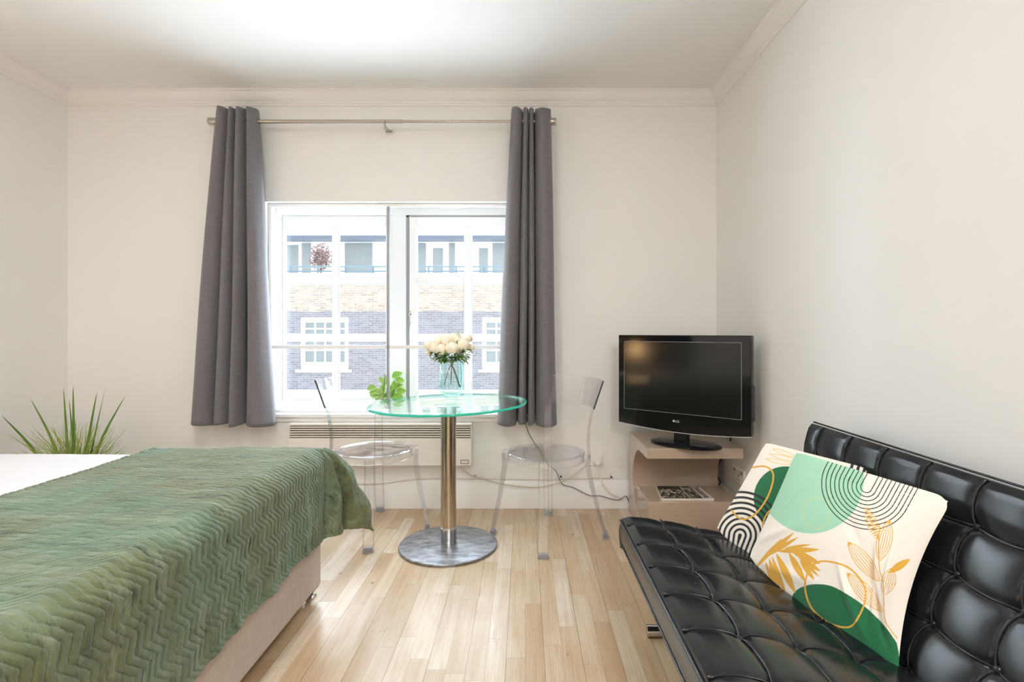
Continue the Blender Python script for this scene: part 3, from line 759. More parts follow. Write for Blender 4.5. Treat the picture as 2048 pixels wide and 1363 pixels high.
# ------------------------------------------------------------------ grass plant behind the bed
gp = thing('grass_plant', 'tall spiky green grass plant in a pot on the floor behind the bed', 'plant', (-2.30, 2.68, 0))
gc = Vector((-2.30, 2.68, 0))
m = MB(); m.lathe([(0, 0), (.10, 0), (.13, .25), (.135, .26), (.12, .26), (.115, .23), (0, .23)], gc, 40); m.build('pot', M['grey_plastic'], gp, smooth='auto')
m = MB(); m.lathe([(0, .231), (.114, .231), (.0, .24)], gc, 24, close=False); m.build('soil', M['soil'], gp)
m = MB(); mw = MB(); rr = random.Random(21)
def gblade(mb, tip, w, base=None, sag=.0):
    b = base or gc+Vector((rr.uniform(-.06, .06), rr.uniform(-.05, .05), .24))
    side = (tip-b).cross(Vector((0, 1, 0))).normalized()
    mid = (b+tip)/2+Vector(((tip.x-b.x)*-.10, 0, abs(tip.x-b.x)*.12+sag))
    pts = spline([b, mid, tip], 6)
    n = len(pts)-1
    vs = []
    for i, p in enumerate(pts):
        ww = w*(1-(i/n))**.8*.5+.0002
        vs += [p-side*ww, p+Vector((0, ww*.6, 0)), p+side*ww]
    mb.add(vs, [(3*i+k, 3*i+k+1, 3*i+k+4, 3*i+k+3) for i in range(n) for k in (0, 1)])
# broad blades measured from their tips
for (x, y, w, dy) in ((3, 830, .022, -.02), (61, 797, .020, .04), (127, 775, .020, -.03), (146, 770, .022, .0), (138, 795, .016, .03), (194, 783, .022, .02), (250, 792, .018, -.03), (205, 800, .012, .05), (210, 777, .006, .05)):
    gblade(mw, px(x, y, 2.68+dy), w*1.5, gc+Vector(((x-140)*.0005, dy*.5, .24)))
for k in range(260):
    x = rr.gauss(150, 58)
    if not 6 < x < 262: continue
    y = 842+abs(x-145)*.15+rr.uniform(-8, 62)
    gblade(m, px(x, y, 2.68+rr.uniform(-.14, .14)), rr.uniform(.004, .010))
m.build('thin_blades', M['blade'], gp, smooth=True); mw.build('broad_blades', M['dark_blade'], gp, smooth=True)
bc = thing('bedside_cabinet', 'white bedside cabinet at the far left edge behind the bed', 'cabinet', (-2.75, 2.5, 0))
m = MB(); m.box(-2.89, -2.60, 2.37, 2.57, .06, .70); m.build('body', M['gloss_white'], bc, bevel=.003)
m = MB(); m.box(-2.90, -2.575, 2.345, 2.585, .70, .724); m.build('top', M['gloss_white'], bc, bevel=.003)
for z0, z1 in ((.09, .38), (.40, .68)):
    m = MB(); m.box(-2.88, -2.61, 2.352, 2.37, z0, z1); dr = m.build('drawer', M['gloss_white'], bc, bevel=.002)
    m = MB(); m.ball((-2.76, 2.342, (z0+z1)/2), .012, 12, 8); m.build('knob', M['chrome'], dr, smooth=True)
for (x, y) in ((-2.87, 2.39), (-2.62, 2.39), (-2.87, 2.55), (-2.62, 2.55)):
    m = MB(); m.tube([(x, y, 0), (x, y, .06)], [.012, .016], 12); m.build('leg', M['gloss_white'], bc)

# ------------------------------------------------------------------ bed
BX0, BX1, BY0, BY1 = -2.86, -.865, .60, 2.235
bed = thing('bed', 'double divan bed with a taupe fabric base, left of the room', 'bed', ((BX0+BX1)/2, (BY0+BY1)/2, 0))
m = MB(); m.box(BX0, BX1, BY0, BY1, .052, .36); m.build('divan_base', M['divan'], bed, bevel=.008)
m = MB(); m.box(BX0, BX1-.008, BY0+.005, BY1-.005, .362, .575); m.build('mattress', M['white_sheet'], bed, bevel=.04, segs=4)
m = MB(); m.box(XL+.001, BX0, BY0-.02, BY1+.02, .1, 1.15); m.build('headboard', M['head'], bed, bevel=.02)
for (x, y) in ((BX1-.030, BY1-.05), (BX1-.055, BY0+.08), (BX0+.1, BY1-.06), (BX0+.1, BY0+.08)):
    m = MB(); m.tube([(x-.012, y, .024), (x+.012, y, .024)], .024, 20); m.tube([(x, y, .024), (x, y, .050)], .008, 10); m.box(x-.028, x+.028, y-.03, y+.03, .047, .0525)
    m.ball((x+.02, y-.02, .03), .018, 12, 8, (1, 1, .8)); m.build('castor', M['chrome'], bed, smooth='auto')
# duvet: covers the whole bed top
def nz(x, y, z=0): return noise.noise(Vector((x, y, z)))
ZT = .602
def drape(u, v, R, hang_u, hang_v, z0, x_edge, y_edge, flare=.0):
    """u: distance beyond right edge, v: beyond far edge (negative = on top)"""
    def arc(s):
        L = R*PI/2
        if s <= 0: return s, 0.
        if s < L: a = s/R; return R*math.sin(a), -R*(1-math.cos(a))
        return R, -R-(s-L)
    if u > 0 and v > 0:
        r = math.hypot(u, v); th = math.atan2(v, u)
        k = math.sin(2*th)
        r *= 1-.13*k*min(1, r/.4)
        o, z = arc(r)
        ext = max(0, r-.04)
        out = flare*k*(.17*(1-math.exp(-ext/.16))+.26*ext)
        zz = z if ext <= 0 else z+(ext-math.sqrt(max(0, ext*ext-out*out*.8)))
        o2 = o+out
        cx_, cy_ = math.cos(th), math.sin(th)
        return Vector((x_edge-R+o2*cx_, y_edge-R+o2*cy_, z0+zz))
    if u > 0: o, z = arc(u); return Vector((x_edge-R+o, y_edge-R+v, z0+z))
    if v > 0: o, z = arc(v); return Vector((x_edge-R+u, y_edge-R+o, z0+z))
    return Vector((x_edge-R+u, y_edge-R+v, z0))
m = MB()
def fd(u, v):
    s = -(1.97)+u*(1.97+.06); t = -(BY1-BY0)+.0+v*((BY1-BY0)+.30)
    p = drape(s, t, .05, 0, 0, ZT, BX1-.004, BY1+.012)
    p.z += .006*nz(p.x*3, p.y*3)+.002*nz(p.x*11, p.y*9)
    if t > .06: p.y += .006+.008*nz(p.x*6, p.z*2)
    return p
m.grid(fd, 120, 110)
tag(m.build('duvet', M['white_sheet'], smooth=True, solid=.008), 'smooth white duvet cover on the bed, left of the green blanket', 'duvet')

# green blanket
m = MB()
XE = -.842; YE = BY1+.03; R = .06; ZB = .622
UL = -(XE-R+1.565)           # left edge of the blanket at X=-1.565
UH = .40; VN = -(YE-R-.63); VF = .36
def tri(x): x = x % 1; return 2*abs(x-.5)
def fb(i, j):
    u = UL+(UH-UL)*i; v = VN+(VF-VN)*j
    hem = 0
    uu = u
    if u > 0: 
        sh_ = 1+.04*math.sin(v*3.1)+.03*nz(v*5, 1)
        uu = u*sh_*(1+.10*max(0, min(1, (-v-.3)/1.0)))
    p = drape(uu, v, R, 0, 0, ZB, XE, YE, .62)
    # normal
    e = 1e-3
    a = drape(uu+e, v, R, 0, 0, ZB, XE, YE, .62)-p; b = drape(uu, v+e, R, 0, 0, ZB, XE, YE, .62)-p
    n = a.cross(b)
    n = n.normalized() if n.length > 1e-12 else Vector((0, 0, 1))
    # embossed zigzag ribs
    warp = .006*nz(u*4, v*4, 3)
    q_ = u/.084; qi = math.floor(q_); qf = q_-qi
    g_ = .040*qi+(-.010*qf*2 if qf < .5 else -.010+.050*(qf-.5)*2)
    ph = (v-g_+warp)/.0245
    s = abs(math.sin(PI*ph))
    top_ = max(0., min(1., (.02-u)/.12))
    h = (.0052*(1-.42*top_))*(1-math.exp(-(s/.27)**2))
    h += .0016*nz(u*38, v*30, 7)+.0022*nz(u*15+v*5, v*26, 2)*top_
    # wrinkles
    h += .010*nz(u*2.2, v*1.6, 9)*(1 if u < 0 else .4)+.0035*nz(u*8, v*7, 5)
    if u > 0 and v < 0:      # gathered ripples towards the hem
        k = min(1, u/.32)
        g_ = nz(v*7.5, 2.7)+.5*nz(v*17, .3)
        h += .012*k*(g_)+.006*k*math.sin((v+u*.25)*62+3*nz(v*3, 8))*max(0, nz(v*2.3+.7, 4)+.25)
    if u > 0 and v > 0:
        th = math.atan2(v, u); r = math.hypot(u, v)
        h += min(1, r/.22)*(.042*math.sin(th*9+.2+r*3)+.018*math.sin(th*21+r*9))*max(0, math.sin(2*th))**.5+.010*math.sin(r*26+th*5)*min(1, r/.3)
    if v > 0 and u <= 0: h += .01*nz(u*6, 3.3)*min(1, v/.2)
    # bump over the top edge creases
    if abs(u-.03) < .12: h += .004*nz(v*14, u*3, 6)
    # rolled edges
    if i > .992 or i < .004: h += .004
    q = p+n*(h+.002)
    if u > .1 and v < 0: q.x = max(q.x, BX1+.006)
    q.z = max(q.z, .03)
    return q
m.grid(fb, 300, 560)
tag(m.build('blanket', M['velvet'], smooth=True, solid=.005), 'green velvety throw with zigzag ribs spread over the foot of the bed', 'blanket')

# ------------------------------------------------------------------ side table, magazine, TV
tx0, tx1, ty0, ty1, tz1 = .657, 1.175, 2.815, 3.30, .495
st = thing('side_table', 'glossy taupe C-shaped side table in the corner under the television', 'side table', ((tx0+tx1)/2, (ty0+ty1)/2, 0))
cyc, czc, cr = 3.0, .248, .19
poly = [(ty0, tz1), (ty1, tz1), (ty1, 0), (ty0+.10, 0), (ty0+.10, .04)]
poly += [(cyc+cr*math.sin(a), czc-cr*math.cos(a)) for a in [(-.35)+(PI+.35)*k/40 for k in range(41)]]
poly += [(ty0, czc+cr)]
m = MB()
n = len(poly)
vsA = [(tx0, p[0], p[1]) for p in poly]+[(tx1, p[0], p[1]) for p in poly]
m.add(vsA, [(i, (i+1) % n, n+(i+1) % n, n+i) for i in range(n)]+[tuple(range(n))[::-1], tuple(range(n, 2*n))])
m.build('c_frame', M['lacquer'], st, bevel=.003)
m = MB(); m.box(tx0+.010, tx1-.010, ty0+.003, cyc+.115, .012, .207); m.build('lower_box', M['lacquer'], st, bevel=.003)
# magazine
mg = thing('magazine', 'black and white photo magazine lying on the lower shelf of the side table', 'magazine', (.86, 2.94, .207))
m = MB()
A, B_, Dd, Cc = px(1310, 971, 3.09), px(1396, 971, 3.09), px(1323, 1002, 2.86), px(1428, 1002, 2.86)
A = Vector((A.x, 3.06, 0)); B_ = Vector((px(1397, 971, 3.06).x, 3.06, 0)); Dd = Vector((px(1323, 1002, 2.835).x, 2.835, 0)); Cc = Vector((px(1428, 1002, 2.835).x, 2.835, 0))
def mgrid(z): return lambda u, v: (Dd.lerp(Cc, u)).lerp(A.lerp(B_, u), v)+Vector((0, 0, z))
pgs = MB()
c4 = [Dd, Cc, B_, A]
pgs.add([p+Vector((0, 0, .2078)) for p in c4]+[p+Vector((0, 0, .2205)) for p in c4], [(3,2,1,0),(4,5,6,7),(0,1,5,4),(1,2,6,5),(2,3,7,6),(3,0,4,7)])
pgs.build('pages', M['paper'], mg)
m.grid(mgrid(.2212), 160, 120)
o = m.build('cover', M['cover'], mg)
me = o.data; N = len(me.vertices)
col = np.ones((N, 4), dtype=np.float32); rr = np.random.RandomState(4)
uu = np.repeat(np.linspace(0, 1, 161), 121); vv = np.tile(np.linspace(0, 1, 121), 161)
g = np.full(N, .02)
for k in range(150):
    cu, cv_ = rr.uniform(0, .52), rr.uniform(0, .72); w, h = rr.uniform(.008, .035), rr.uniform(.008, .05)
    g[(abs(uu-cu) < w) & (abs(vv-cv_) < h)] = rr.choice([.5, .03, .35, .12, .02, .7])
s = (uu > .56) & (uu < .78); g[s] = .25
for k in range(26):
    cu, cv_ = rr.uniform(.58, .76), rr.uniform(.05, .95); g[s & (abs(uu-cu) < rr.uniform(.02, .06)) & (abs(vv-cv_) < rr.uniform(.02, .09))] = rr.choice([.02, .04, .5, .15])
g[(uu > .535) & (uu < .56)] = .55; g[uu > .79] = .72
g[(uu > .985) | (uu < .012)] = .7
col[:, 0] = g; col[:, 1] = g*.93; col[:, 2] = g*.82
ca = me.color_attributes.new('print', 'FLOAT_COLOR', 'POINT'); ca.data.foreach_set('color', col.ravel())
cc = Dd.lerp(Cc, .885).lerp(A.lerp(B_, .885), .50)
dr_ = (Cc.lerp(B_, .0)-B_).normalized()
ang = math.atan2(dr_.y, dr_.x)
text_mesh('Tisettanta', .052, .0002, M['ink'], 'title', mg, Matrix.Translation((cc.x+.001, cc.y+.002, .2216)) @ Matrix.Rotation(ang, 4, 'Z'), .0004)

# television
L_, R__ = Vector((.556, 3.105, 0)), Vector((1.141, 2.64, 0))
tc = (L_+R__)/2; ax = (R__-L_).normalized(); nv = Vector((ax.y, -ax.x, 0))   # nv faces the room
if nv.y > 0: nv = -nv
TW = (R__-L_).length; zb0, zt0 = .590, 1.101
tv = thing('television', 'black flat-screen television on an oval foot, in the corner on the side table', 'television', (tc.x, tc.y, .495))
def tvp(a, b, z): q = tc+ax*a-nv*b; return Vector((q.x, q.y, z))     # a across, b backwards
def bow(a, z):        # bottom rim bows down in the middle
    return z-.022*(1-(2*a/TW)**2)*max(0, (zb0+.10-z)/.10)
m = MB(); NU = 40
m.grid(lambda u, v: tvp(-TW/2+TW*u, 0, bow(-TW/2+TW*u, zb0+(zt0-zb0)*v)), NU, 20)
m.grid(lambda u, v: tvp(-TW/2+TW*u, .045, bow(-TW/2+TW*u, zb0+(zt0-zb0)*v)), NU, 20, flip=True)
for v in (0, 1): m.grid(lambda u, w: tvp(-TW/2+TW*u, .045*w, bow(-TW/2+TW*u, zb0+(zt0-zb0)*v)), NU, 1)
for u in (0, 1): m.grid(lambda w, v: tvp(-TW/2+TW*u, .045*w, bow(-TW/2+TW*u, zb0+(zt0-zb0)*v)), 1, 20)
m.build('bezel', M['black_gloss'], tv, weld=True, bevel=.004)
m = MB(); sa, sb, sz0, sz1 = -TW/2+.038, TW/2-.048, .672, 1.064
m.add([tvp(sa, -.0006, sz0), tvp(sb, -.0006, sz0), tvp(sb, -.0006, sz1), tvp(sa, -.0006, sz1), tvp(sa, .004, sz0), tvp(sb, .004, sz0), tvp(sb, .004, sz1), tvp(sa, .004, sz1)], [(0,1,2,3),(4,7,6,5),(0,4,5,1),(1,5,6,2),(2,6,7,3),(3,7,4,0)])
m.build('screen', M['screen'], tv)
m = MB()
for (p, q) in (((sa, sz0), (sb, sz0)), ((sb, sz0), (sb, sz1)), ((sa, sz1), (sb, sz1)), ((sa, sz0), (sa, sz1))):
    m.tube([tvp(p[0], -.001, p[1]), tvp(q[0], -.001, q[1])], .0012, 6)
m.build('screen_rim', M['grey_plastic'], tv)
m = MB(); m.tube([tvp(-TW/2+TW*k/30, -.0005, bow(-TW/2+TW*k/30, zb0)-.001) for k in range(31)], .0022, 6); m.build('lower_rim', M['silver'], tv, smooth=True)
m = MB()
bk = [(-TW/2+.08, .09), (TW/2-.08, .09)]
m.add([tvp(-.31, .045, .64), tvp(.31, .045, .64), tvp(.31, .045, 1.05), tvp(-.31, .045, 1.05), tvp(-.22, .095, .66), tvp(.22, .095, .66), tvp(.22, .095, 1.0), tvp(-.22, .095, 1.0)], [(0,1,2,3),(4,7,6,5),(0,4,5,1),(1,5,6,2),(2,6,7,3),(3,7,4,0)])
m.build('rear_housing', M['black_matte'], tv, bevel=.01)
m = MB(); m.add([tvp(TW/2, .012, .66), tvp(TW/2+.010, .016, .67), tvp(TW/2+.010, .016, .84), tvp(TW/2, .012, .86), tvp(TW/2, .034, .66), tvp(TW/2+.010, .03, .67), tvp(TW/2+.010, .03, .84), tvp(TW/2, .034, .86)], [(0,1,2,3),(4,7,6,5),(0,4,5,1),(1,5,6,2),(2,6,7,3),(3,7,4,0)]); m.build('side_controls', M['dark_plastic'], tv)
RT = Matrix(((ax.x, 0, nv.x, 0), (ax.y, 0, nv.y, 0), (0, 1, 0, 0), (0, 0, 0, 1)))
q = tvp(-.012, -.0012, .628); text_mesh('LG', .018, .0003, M['silver'], 'logo', tv, Matrix.Translation(q) @ RT, .0003)
m = MB(); q = tvp(-.033, -.0012, .6285)
m.add([q+ax*.0065*math.cos(2*PI*k/24)+Vector((0, 0, .0065*math.sin(2*PI*k/24))) for k in range(24)], [tuple(range(24))]); m.build('logo_disc', M['silver'], tv)
# foot
fc = Vector((px(1368, 880, 2.92).x, 2.90, 0))
m = MB(); n = 64
def oval(rx, ry, z): return [fc+ax*rx*math.cos(2*PI*k/n)-nv*ry*math.sin(2*PI*k/n)+Vector((0, 0, z)) for k in range(n)]
rings = [oval(.01, .005, .4952), oval(.192, .118, .4952), oval(.197, .123, .499), oval(.197, .123, .504), oval(.190, .116, .509), oval(.07, .05, .514), oval(.0, .0, .515)]
vs = [p for r_ in rings for p in r_]
m.add(vs, [(i*n+k, i*n+(k+1) % n, (i+1)*n+(k+1) % n, (i+1)*n+k) for i in range(len(rings)-1) for k in range(n)]+[tuple(range(n))[::-1]])
ft = m.build('foot', M['black_gloss'], tv, smooth='auto')
m = MB(); q = tc-nv*.030
nk = [Vector((q.x, q.y, 0))+ax*a-nv*b for a, b in ((-.04, -.02), (.04, -.02), (.04, .02), (-.04, .02))]
m.add([p+Vector((0, 0, .508)) for p in nk]+[p+Vector((0, 0, .60)) for p in nk], [(3,2,1,0),(4,5,6,7),(0,1,5,4),(1,2,6,5),(2,3,7,6),(3,0,4,7)]); m.build('neck', M['black_gloss'], tv, bevel=.008)
m = MB(); m.tube(spline([tvp(.1, .09, .66), Vector((1.19, 3.02, .60)), Vector((1.200, 3.08, .46)), px(1438, 925, 3.26), px(1434, 948, 3.27), px(1441, 965, 3.27), Vector((1.195, 3.25, .16)), Vector((1.19, 3.24, .02))], 6), .004, 8)
tag(m.build('power_cable', M['black_cable'], smooth=True), 'black power cable hanging from the television behind the side table', 'cable')

# ------------------------------------------------------------------ sofa
SX0, SYF, SYN = .368, 1.99, -.02
so_ = thing('sofa', 'black tufted leather sofa bed with a reclined back, against the right wall', 'sofa', (.75, 1.0, 0))
PT = .1675; Y1c = 1.895                       # tuft columns
cols = [Y1c-PT*k for k in range(11)]
SR = [(.368, .420), (.503, .410), (.638, .380), (.776, .352), (.900, .330), (1.02, .308)]  # tuft rows on the seat (X, z)
BR = [(.845, .235), (.893, .340), (.948, .442), (1.004, .557), (1.050, .668), (1.080, .775)]
def interp(rows_, s):
    i = min(int(s), len(rows_)-2); f = s-i
    return rows_[i][0]+(rows_[i+1][0]-rows_[i][0])*f, rows_[i][1]+(rows_[i+1][1]-rows_[i][1])*f
def puff(s, c):
    """s: row coordinate (integers are seams), c: column coordinate"""
    a = s-math.floor(s); b = c-math.floor(c)
    fa = (4*a*(1-a))**.24; fb_ = (4*b*(1-b))**.24
    return fa*fb_
def colc(y): return (Y1c-y)/PT
def tuft_surf(rows_, nx, ny, H, smin, smax, normal, y0, y1, edge_round=.035):
    mm = MB()
    def fn(u, v):
        s = smin+(smax-smin)*u; y = y0+(y1-y0)*v
        X, Z = interp(rows_, max(0, min(len(rows_)-1.0001, s)))
        c = colc(y)
        # seams bow a little: shift column coordinate between rows
        a = s-math.floor(s)
        cc_ = c+.09*math.sin(PI*a)
        ss = s-.07*math.sin(PI*(c-math.floor(c)))*(1 if .2 < s < smax-.2 else 0)
        h = H*puff(ss, cc_)
        if ss < 1: q = max(ss, 0); h = H*((4*(cc_-math.floor(cc_))*(1-cc_+math.floor(cc_)))**.24)*min(1, (q+.15)/.35)*(max(0, 1-q)*2.2 if q > .62 else (1-q)*.42+.68 if True else 1)**.45
        # button dimples
        fr = abs(ss-round(ss)); fc_ = abs(cc_-round(cc_)); dd = math.hypot(fr, fc_)
        if 0 < round(ss) < len(rows_): h -= .010*math.exp(-(dd/.10)**2)
        return Vector((X, y, Z))+normal*(h-.004)
    mm.grid(fn, nx, ny)
    return mm, fn
# closed seat slab: profile in (X,z) swept along Y with tufted top
nS = Vector((.12, 0, .99)).normalized()
def slab(rows_, H, normal, thick, name, nxt, ny, smax, edge_round, down=None):
    mt, fn = tuft_surf(rows_, nxt, ny, H, 0, smax, normal, SYF, SYN)
    # underside and rounded borders
    u_n = nxt; w = ny+1
    top = [[Vector(mt.v[i*w+j]) for j in range(w)] for i in range(u_n+1)]
    prof_pts = []
    for j in range(w):
        row = [top[i][j] for i in range(u_n+1)]
        X0, Z0 = rows_[0]; Xe, Ze = interp(rows_, smax)
        y = row[0].y
        # shrink near the ends along Y so that the borders are rounded
        e = min(abs(y-SYF), abs(y-SYN)); k = max(0, 1-e/.03)
        dn = (1-math.sqrt(max(0, 1-k*k)))*.022
        for p in row: p -= normal*dn
        f0 = Vector((X0, y, Z0))-normal*(.0+dn); fe = Vector((Xe, y, Ze))-normal*dn
        dirx = (Vector((X0, y, Z0))-Vector((rows_[1][0], y, rows_[1][1]))).normalized()
        bulge = .006; dn_ = -down if down else normal
        first = row[0]
        lead = [f0-dn_*thick+dirx*(-.01), f0-dn_*(thick-.010)+dirx*bulge*.4, f0-dn_*thick*.5+dirx*bulge*1.1, f0-dn_*.018+dirx*bulge*.9]
        tail = [fe-normal*thick*.5-dirx*.006, fe-normal*thick]
        prof_pts.append(lead+row+tail)
    n = len(prof_pts[0]); mm = MB()
    mm.v = [tuple(p) for pr in prof_pts for p in pr]
    fs = []
    for j in range(w-1):
        for i in range(n):
            i2 = (i+1) % n
            fs.append((j*n+i, j*n+i2, (j+1)*n+i2, (j+1)*n+i))
    fs.append(tuple(range(n))); fs.append(tuple((w-1)*n+i for i in range(n))[::-1])
    mm.f = fs; mm.mi = [0]*len(fs)
    o = mm.build(name, M['leather'], so_, smooth='auto')
    return o, fn
seat, fseat = slab(SR, .015, Vector((.16, 0, .987)).normalized(), .105, 'seat', 96, 300, 4.6, .03, Vector((0, 0, -1)))
nB = Vector((-.905, 0, .425)).normalized()
BRr = BR[::-1]        # from the top edge down
back, fback = slab(BRr, .015, nB, .100, 'backrest', 100, 300, 4.7, .03)
# piping along the seams
def piping(fn, smax_rows, parent, slab_n, SM, r=.0036, lift=.0075):
    mm = MB()
    K = 30
    for c in cols:
        if c < SYN+.02: continue
        pts = []
        for i in range(K+1):
            s = i/K*smax_rows; a = s-math.floor(s)
            y = c+PT*.09*math.sin(PI*a)
            y = min(max(y, SYN), SYF)
            p = fn(s/SM, (y-SYF)/(SYN-SYF))
            pts.append(p+slab_n*lift)
        mm.tube(pts, r, 6)
    for srow in range(1, int(smax_rows)+1):
        pts = []
        for i in range(0, 240):
            y = SYF-.01+(SYN-SYF+.02)*i/239
            c = colc(y); b = c-math.floor(c)
            s = srow+.07*math.sin(PI*b)
            p = fn(min(s, SM)/SM, (y-SYF)/(SYN-SYF))
            pts.append(p+slab_n*lift)
        mm.tube(pts, r, 6)
    return mm.build('piping', M['leather'], parent, smooth=True)
nSe = Vector((.16, 0, .987)).normalized()
piping(fseat, 4.3, seat, nSe, 4.6); piping(fback, 4.3, back, nB, 4.7)
# border piping at the front edge and around
m = MB(); m.tube([(SX0-.006, SYF-.004-k*(SYF-SYN-.008)/60, .4085) for k in range(61)], .0038, 6); m.tube([(SX0-.003, SYF-.004-k*(SYF-SYN-.008)/60, .320) for k in range(61)], .0032, 6); m.build('edge_piping', M['leather'], seat, smooth=True)
m = MB(); ptp = Vector((BRr[0][0], 0, BRr[0][1])); dx_ = (ptp-Vector((BRr[1][0], 0, BRr[1][1]))).normalized()
m.tube([ptp+dx_*.010-nB*.014+Vector((0, SYF-.004-k*(SYF-SYN-.008)/60, 0)) for k in range(61)], .0035, 6); m.tube([ptp-nB*.092+dx_*.004+Vector((0, SYF-.004-k*(SYF-SYN-.008)/60, 0)) for k in range(61)], .0035, 6); m.build('edge_piping', M['leather'], back, smooth=True)
# buttons
def buttons(fn, nrm, parent, rws, SM):
    first = None
    bm_ = MB(); bm_.ball((0, 0, 0), .011, 14, 8, (1, 1, .62))
    for srow in rws:
        for c in cols:
            if c < .3: continue
            p = fn(srow/SM, (c-SYF)/(SYN-SYF))+nrm*.007
            if first is None:
                o = bm_.build('button', M['leather'], parent, smooth=True, local=True); first = o
            else:
                o = first.copy(); C.objects.link(o); o.parent = parent
            o.location = p-wloc(parent)
            o.rotation_euler = Vector((0, 0, 1)).rotation_difference(nrm).to_euler()
buttons(fseat, nSe, seat, (1, 2, 3), 4.6); buttons(fback, nB, back, (1, 2, 3), 4.7)
# frame, legs
m = MB()
m.box(.44, .93, SYN+.1, SYF-.12, .262, .278)
for y in (SYF-.14, SYN+.12):
    m.tube([(.45, y, .268), (1.0, y, .268)], .014, 10)
    m.tube([(1.0, y, .268), (1.165, y, .62)], .014, 10)
m.build('frame', M['black_matte'], so_)
for y in (1.93, .25):
    m = MB(); m.tube([(.455, y, .0225), (1.10, y, .0225)], .0205, 20); m.tube([(.449, y, .0225), (.470, y, .0225)], .0215, 20)
    for x in (.62, .95): m.tube([(x, y, .0225), (x, y, .27)], .014, 16)
    m.build('leg', M['chrome'], so_, smooth='auto')

# ------------------------------------------------------------------ cushions with print
def homog(src, dst):
    A_ = []; b = []
    for (u, v), (x, y) in zip(src, dst):
        A_.append([u, v, 1, 0, 0, 0, -u*x, -v*x]); b.append(x)
        A_.append([0, 0, 0, u, v, 1, -u*y, -v*y]); b.append(y)
    h = np.linalg.solve(np.array(A_, float), np.array(b, float)); return np.append(h, 1).reshape(3, 3)
def segd(X, Y, a, b):
    ax_, ay = a; bx2, by = b; dx, dy = bx2-ax_, by-ay
    t = np.clip(((X-ax_)*dx+(Y-ay)*dy)/(dx*dx+dy*dy+1e-9), 0, 1)
    return np.hypot(X-ax_-t*dx, Y-ay-t*dy)
def polyd(X, Y, pts):
    d = np.full(X.shape, 1e9)
    for a, b in zip(pts[:-1], pts[1:]): d = np.minimum(d, segd(X, Y, a, b))
    return d
def inpoly(X, Y, pts):
    r = np.zeros(X.shape, bool); n = len(pts)
    for i in range(n):
        x1, y1 = pts[i]; x2, y2 = pts[(i+1) % n]
        if y1 == y2: continue
        c = ((y1 > Y) != (y2 > Y)) & (X < (x2-x1)*(Y-y1)/(y2-y1)+x1); r ^= c
    return r
def spl2(pts, closed=False, n=8):
    if closed: pts = [pts[-1]]+list(pts)+[pts[0], pts[1]]
    s = spline([(p[0], p[1], 0) for p in pts], n)
    if closed: s = s[n:-n]
    return [(p.x, p.y) for p in s]
def leafst(X, Y, a, b, hw):
    dx, dy = b[0]-a[0], b[1]-a[1]; L = math.hypot(dx, dy)
    t = ((X-a[0])*dx+(Y-a[1])*dy)/L/L; s = ((X-a[0])*-dy+(Y-a[1])*dx)/L
    w = hw*np.sin(PI*np.clip(t, 0, 1))**.75
    return t, s, w
CREAM = sr(240, 232, 220); GOLD = sr(222, 168, 62); GREEN = sr(14, 104, 62); MINT = sr(160, 210, 182); INK = sr(30, 30, 36)
def paint(col, mask, c): col[mask] = c
